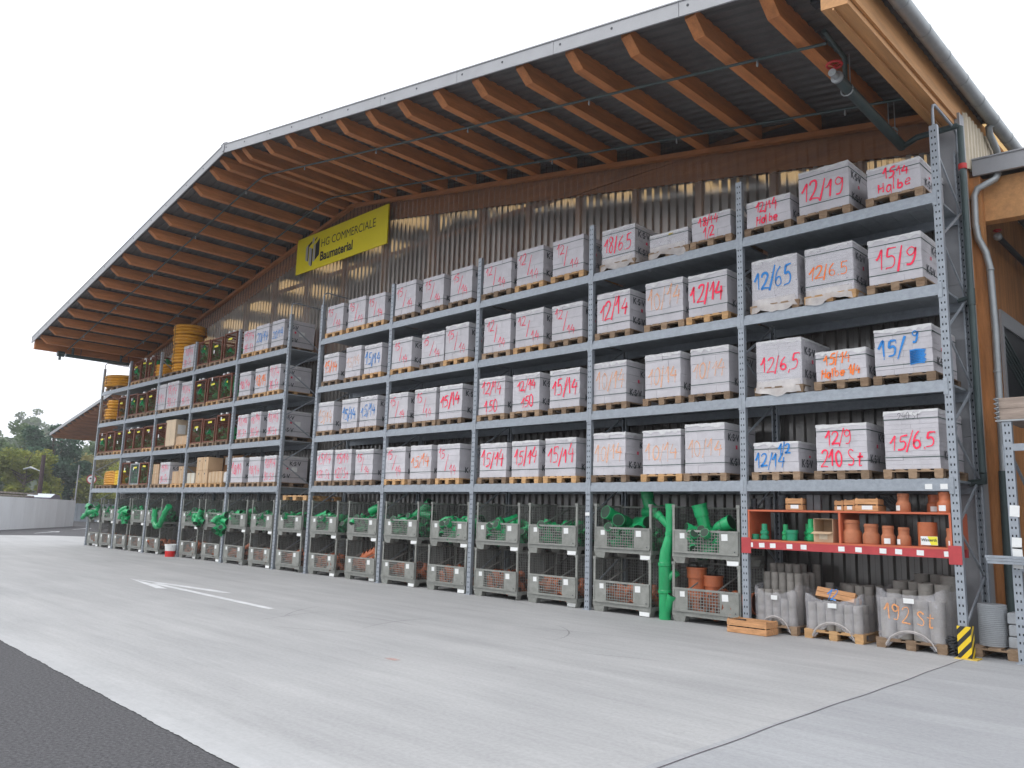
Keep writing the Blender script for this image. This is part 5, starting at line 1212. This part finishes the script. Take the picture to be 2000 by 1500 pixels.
t = thing('lid_stack', 'tall stack of grey ribbed lids on the dark pallet at the right edge', 'lid stack', (.20, .58, PH+.002)); mb = MB(); pr = []
for k in range(22): pr += [(.165, k*.024), (.17, k*.024+.004), (.17, k*.024+.018), (.16, k*.024+.0235)]
mb.lathe(pr, 26); mb.build('lids', mat('grey_lid', (.34, .36, .38), .6, 0, .1, 4), t)
t = thing('lid_stack', 'shorter stack of grey boxes behind the labelled post on the dark pallet', 'box stack', (.50, .62, PH+.002)); mb = MB()
for k in range(3): mb.cbox(-.11+.01*(k % 2), .2, -.14, .14, k*.15, k*.15+.14, .012)
mb.build('boxes', MATS['grey_lid'], t)
# ------------------------------------------------------------------ second hall beyond, yard wall and what stands behind it
h2 = thing('warehouse_hall', 'second timber hall in the distance showing only its overhanging left eave', 'building', (-66, 14, 0)); H2 = Vector((-66, 14, 0))
X2, Z2R, X2L = -66.0, 10.95, -81.6
def z2(x): return Z2R - .175*abs(x-X2)
mb = MB()
for xa, xb in ((X2L, X2), (X2, -50.4)):
    mb.hexa([(xa, 12, z2(xa)-.08), (xb, 12, z2(xb)-.08), (xb, 34, z2(xb)-.08), (xa, 34, z2(xa)-.08), (xa, 12, z2(xa)), (xb, 12, z2(xb)), (xb, 34, z2(xb)), (xa, 34, z2(xa))])
part(mb, 'roof', deck_dark, h2, H2)
mb = MB()
for xa, xb in ((X2L, X2), (X2, -50.4)):
    mb.hexa([(xa, 11.95, z2(xa)-.22), (xb, 11.95, z2(xb)-.22), (xb, 11.998, z2(xb)-.22), (xa, 11.998, z2(xa)-.22), (xa, 11.95, z2(xa)+.05), (xb, 11.95, z2(xb)+.05), (xb, 11.998, z2(xb)+.05), (xa, 11.998, z2(xa)+.05)])
part(mb, 'fascia', galv_white, h2, H2)
for k in range(30):
    x = X2L + .15 + k*1.04
    if abs(x-X2) < .2: continue
    zt, zb_ = z2(x)-.09, z2(x)-.42
    pr = [(12.06, zt), (12.06, zt-.1), (12.35, zb_), (16.1, zb_), (16.1, zt)]; mb = MB(); A = [(x-.08, y, z) for y, z in pr]; B = [(x+.08, y, z) for y, z in pr]
    mb.poly(A); mb.poly(B[::-1])
    for i in range(5): mb.poly([A[i], B[i], B[(i+1) % 5], A[(i+1) % 5]])
    part(mb, 'roof_purlin', glulam, h2, H2)
mb = MB(); mb.poly([(-57, 16.1, 0), (-50.5, 16.1, 0), (-50.5, 16.1, z2(-50.5)-.1), (-57, 16.1, z2(-57)-.1)])
part(mb, 'wall', timber_v, h2, H2)

yw = thing('yard_wall', 'pale concrete yard wall of upright panels at the left edge', 'wall', (-63.3, 9.0, 0)); d = Vector((.832, -.555)); n_ = Vector((.555, .832))
for k in range(16):
    mb = MB(); a = k*1.995; b = a + 1.985; zt = 1.93 + .006*k
    mb.hexa([(d.x*a, d.y*a, 0), (d.x*b, d.y*b, 0), (d.x*b+n_.x*.2, d.y*b+n_.y*.2, 0), (d.x*a+n_.x*.2, d.y*a+n_.y*.2, 0), (d.x*a, d.y*a, zt), (d.x*b, d.y*b, zt), (d.x*b+n_.x*.2, d.y*b+n_.y*.2, zt), (d.x*a+n_.x*.2, d.y*a+n_.y*.2, zt)])
    mb.build('wall_panel', wall_white, yw)
mb = MB(); mb.tube([(-.1, .1, 0), (-.1, .1, 4.6)], [.06, .045], 8); tag(mb.build('thin_pole', galv_white, None, (-63.4, 9.1, 0)), 'thin pale pole at the end of the yard wall', 'pole')
fc = thing('sheet_fence', 'low blue grey sheet fence beyond the end of the yard wall', 'fence', (-78, 17.5, 0)); mb = MB(); k = 0
for k in range(60): x = -8+k*.4; mb.box(x, x+.39, 0+.02*(k % 2), .05+.02*(k % 2), 0, 1.75)
mb.build('sheet', far_grey, fc)
for k in range(7):
    mb = MB(); mb.box(-7.9+k*3.2, -7.78+k*3.2, -.06, 0-.002, 0, 2.2); mb.build('fence_post', galv_white, fc)
fc.rotation_euler = (0, 0, R(12))
for k, (a, h_, lb) in enumerate(((14.5, .25, 'long dark planks on the bed behind the yard wall, at the left edge'), (8.6, .22, 'pale planks and blocks lying behind the yard wall'))):
    t = thing('plank_pile', lb, 'planks', (-63.3+d.x*a-n_.x*2.0, 9+d.y*a-n_.y*2.0, 0), math.atan2(d.y, d.x)); mb = MB(); rr = random.Random(k)
    for j in range(4):
        for i in range(5):
            o0 = rr.uniform(-.8, .8); mb.box(-3+o0, 3.2+o0*.4, i*.24, i*.24+.2, 1.68+j*.17, 1.68+j*.17+.11)
    for i in range(5): mb.box(-2.6+i*1.25, -2.4+i*1.25, 0, 1.2, 0, 1.675)
    mb.build('planks', (mat('dark_plank', (.07, .05, .045), .9, 0, .3, 4, rvar=.2), mat('grey_plank', (.26, .23, .2), .9, 0, .4, 4))[k], t)
cv = thing('covered_car', 'dark car roof with pale windscreen showing above the yard wall', 'car', (-63.3+d.x*1.7-n_.x*2.4, 9+d.y*1.7-n_.y*2.4, .12), math.atan2(d.y, d.x))
mb = MB(); A = [(-2.0, .5), (-2.0, .85), (-1.55, 1.55), (-.9, 2.12), (.1, 2.2), (.9, 1.95), (1.7, 1.55), (2.3, 1.4), (2.35, .5)]; mb.prism(A, 0, 1.7); mb.build('body', mat('dark_purple_paint', (.05, .03, .07), .3, .2), cv)
mb = MB(); mb.poly([(.16, -.0, 2.215), (1.0, -.0, 1.935), (1.0, 1.7, 1.935), (.16, 1.7, 2.215)]); mb.build('windscreen', mat('pale_glass', (.5, .55, .58), .2), cv)
for sx_ in (-1.3, 1.6):
    for y in (-.02, 1.52): mb = MB(); mb.lathe([(.33, 0), (.33, .2)], 16, Matrix.Translation((sx_, y+.2, .33)) @ Matrix.Rotation(R(90), 4, 'X')); mb.build('wheel', black_m, cv)
lp = thing('street_lamp', 'dark slim lamp mast with a pale lamp head before the trees', 'lamp', (-71.8, 9.0, 0))
mb = MB(); mb.tube([(0, 0, 0), (0, 0, 5.6)], [.20, .15], 10); mb.build('mast', mat('dark_mast', (.05, .025, .03), .6), lp); mb = MB(); mb.tube([(-.7, -.2, 4.4), (-1.6, -.45, 4.6), (-2.6, -.7, 4.45)], [.05, .09, .06], 8); mb.tube([(0, 0, 4.2), (-.8, -.22, 4.42)], .04, 6); mb.build('lamp_head', zinc, lp)
ts = thing('traffic_sign', 'round red bordered sign with a bent black arrow, partly behind the leftmost coil', 'sign', (-62.9, 10.0, 0), R(72))
ts.scale = (.56, .56, .56); mb = MB(); mb.tube([(0, .05, 0), (0, .05, 6.9)], .06, 8); mb.build('pole', zinc, ts); mb = MB(); Mx = Matrix.Translation((0, 0, 6.34)) @ Matrix.Rotation(R(90), 4, 'X')
mb.lathe([(.0, .0), (.62, .0), (.62, .02)], 24, Mx, cap0=False); mb.build('disc', mat('sign_red', (.42, .03, .05), .5), ts); mb = MB(); mb.lathe([(.49, 0), (.49, .003)], 24, Matrix.Translation((0, -.0205, 6.34)) @ Matrix.Rotation(R(90), 4, 'X')); mb.build('face', paper, ts)
mb = MB(); pt = [Vector((.16, -.34)), Vector((.16, -.02)), Vector((.10, .10)), Vector((-.1, .10))]
for a, b in zip(pt, pt[1:]):
    n2 = Vector((-(b-a).y, (b-a).x)).normalized()*.055; mb.poly([(a.x+n2.x, -.025, 6.34+a.y+n2.y), (b.x+n2.x, -.025, 6.34+b.y+n2.y), (b.x-n2.x, -.025, 6.34+b.y-n2.y), (a.x-n2.x, -.025, 6.34+a.y-n2.y)])
mb.poly([(-.08, -.025, 6.30), (-.32, -.025, 6.44), (-.08, -.025, 6.59)]); mb.build('arrow', ink, ts)

# ------------------------------------------------------------------ trees and wooded hill
def leaf_mat(name, a, b, c_):
    m = bpy.data.materials.new(name); m.use_nodes = True; t = m.node_tree; bs = t.nodes['Principled BSDF']
    vec, ran, oc = coords(t); f = noise(t, vec, .55, 4, .7); g = noise(t, vec, 3.5, 3, .7)
    c = mixc(t, .55, ramp(t, f, [(.32, a), (.5, b), (.68, c_)]), ramp(t, g, [(.3, a), (.55, b), (.75, c_)]))
    t.links.new(c, bs.inputs['Base Color']); bs.inputs['Roughness'].default_value = .7; bs.inputs['Specular IOR Level'].default_value = .2
    tr = nd(t, 'ShaderNodeBsdfTranslucent'); t.links.new(c, tr.inputs[0]); mx = nd(t, 'ShaderNodeMixShader'); mx.inputs[0].default_value = .25
    t.links.new(bs.outputs[0], mx.inputs[1]); t.links.new(tr.outputs[0], mx.inputs[2]); t.links.new(mx.outputs[0], t.nodes['Material Output'].inputs[0]); return m
bark = mat('bark', (.09, .07, .055), .9, 0, .3, 6)
LM = dict(dark=leaf_mat('dark_leaves', (.035, .075, .048), (.055, .115, .068), (.085, .15, .08)), yel=leaf_mat('yellowing_leaves', (.11, .15, .035), (.24, .27, .05), (.40, .35, .07)),
          mid=leaf_mat('green_leaves', (.06, .105, .045), (.10, .16, .06), (.16, .20, .07)), rust=leaf_mat('autumn_leaves', (.13, .14, .05), (.23, .21, .07), (.34, .26, .09)))
def crown(mb, cx, cy, cz, rx, rz, n, size, rr, clumps=26):
    C_ = []
    for k in range(clumps):
        u = rr.uniform(-1, 1); a = rr.uniform(0, 6.283); s = math.sqrt(1-u*u); q = rr.uniform(.45, .98)
        C_.append((cx+rx*q*s*math.cos(a), cy+rx*q*s*math.sin(a), cz+rz*q*u*rr.uniform(.8, 1.05), rr.uniform(.20, .42)*rx))
    for k in range(n):
        x, y, z, r_ = C_[rr.randrange(clumps)]
        p = Vector((rr.gauss(0, 1), rr.gauss(0, 1), rr.gauss(0, 1))).normalized() * r_ * rr.uniform(.35, 1.05)
        p = Vector((x+p.x, y+p.y, z+p.z*.8)); a = Vector((rr.gauss(0, 1), rr.gauss(0, 1), rr.gauss(0, .6))).normalized()*size*rr.uniform(.6, 1.3); b = a.cross(Vector((rr.gauss(0, 1), rr.gauss(0, 1), rr.gauss(0, 1)))).normalized()*size*rr.uniform(.4, .9)
        mb.poly([p-a, p+b*.8, p+a, p-b*.8], 0)
def tree(name, label, x, y, h, rx, m, n, size, seed, low=.25):
    t = thing(name, label, 'tree', (x, y, 0), 0, 'trees behind the yard wall'); rr = random.Random(seed)
    mb = MB(); mb.tube([(0, 0, 0), (rr.uniform(-.1, .1), 0, h*.3), (rr.uniform(-.3, .3), .1, h*.6), (rr.uniform(-.3, .3), 0, h*.88)], [.03*h, .024*h, .014*h, .004*h], 8)
    for k in range(9):
        a = rr.uniform(0, 6.28); z = h*rr.uniform(.3, .75); mb.tube([(0, 0, z), (rx*.35*math.cos(a), rx*.35*math.sin(a), z+h*.08), (rx*.75*math.cos(a), rx*.75*math.sin(a), z+h*.18)], [.012*h, .008*h, .002*h], 5)
    mb.build('trunk', bark, t); mb = MB(); cz = h*(1+low)/2; crown(mb, 0, 0, cz, rx, h*(1-low)/2, n, size, rr); mb.build('crown', LM[m], t)
tree('leafy_tree', 'tall dark green tree in the middle behind the lamp mast', -102.4, 18.3, 11.6, 4.4, 'dark', 14000, .24, 1, .05)
tree('leafy_tree', 'yellow green bushy tree at the left edge before the dark trees', -84.2, 10.9, 6.9, 3.0, 'yel', 12000, .17, 2, .12)
tree('leafy_tree', 'sparse high tree rising behind the dark tree and the yellow green one', -122.0, 20.2, 12.6, 4.2, 'mid', 4200, .22, 3, .30)
tree('leafy_tree', 'olive green tree at the left edge of the photo, behind the yellow green one', -108.0, 12.5, 11.0, 5.0, 'mid', 13000, .24, 4, .05)
tree('leafy_tree', 'light autumn tree between the thin pole and the rack', -112.0, 25.4, 8.6, 5.0, 'rust', 12000, .24, 5, .05)
tree('leafy_tree', 'low yellow green tree half hidden by the rack end', -101.0, 25.0, 6.2, 4.2, 'yel', 9000, .22, 6, .05)
tree('small_bush', 'small yellow green bush right of the lamp mast, over the yard wall', -74.5, 10.6, 3.7, 1.1, 'yel', 900, .16, 7, .2)
tree('leafy_tree', 'dark tree seen low under the far eave', -124.0, 31.0, 11.5, 6.5, 'mid', 13000, .26, 8, .05)
# wooded hillside
mb = MB(); NX, NY = 40, 10
def hz(i, j): return (j/9)**1.1*19 + 1.5 + 1.5*math.sin(i*.5)+1.5*math.sin(i*1.3+j)
pts = [(-175 - j*16 + 0*i, -110 + i*11, hz(i, j) - (4 if j == 0 else 0)) for j in range(NY) for i in range(NX)]
mb.faces(pts, [(j*NX+i, j*NX+i+1, (j+1)*NX+i+1, (j+1)*NX+i) for j in range(NY-1) for i in range(NX-1)], 0, True)
tag(mb.build('hillside', mat('woodland_floor', (.035, .05, .025), .95, 0, .2, .1)), kind='structure')
mb = MB(); rr = random.Random(9)
for k in range(150):
    i, j = rr.uniform(6, 24), rr.uniform(0, 7); x, y, z = -170-j*16, -110+i*11, hz(i, j)-2; h_ = rr.uniform(8, 13)
    crown(mb, x, y, z+h_*.6, rr.uniform(4, 6), h_*.55, 700, .55, rr, 10)
tag(mb.build('hill_woodland', LM['mid']), 'distant mixed woodland covering the hillside at the far left', 'woodland', kind='stuff')

# ------------------------------------------------------------------ autumn haze
mb = MB(); mb.box(-610, 210, -260, 310, -1.0, 48)
hm = bpy.data.materials.new('haze_air'); hm.use_nodes = True; t = hm.node_tree; t.nodes.remove(t.nodes['Principled BSDF'])
pv = nd(t, 'ShaderNodeVolumePrincipled'); pv.inputs['Color'].default_value = (.93, .95, .98, 1); pv.inputs['Density'].default_value = .0009; pv.inputs['Anisotropy'].default_value = .2
t.links.new(pv.outputs[0], t.nodes['Material Output'].inputs['Volume'])
tag(mb.build('haze', hm), kind='stuff')
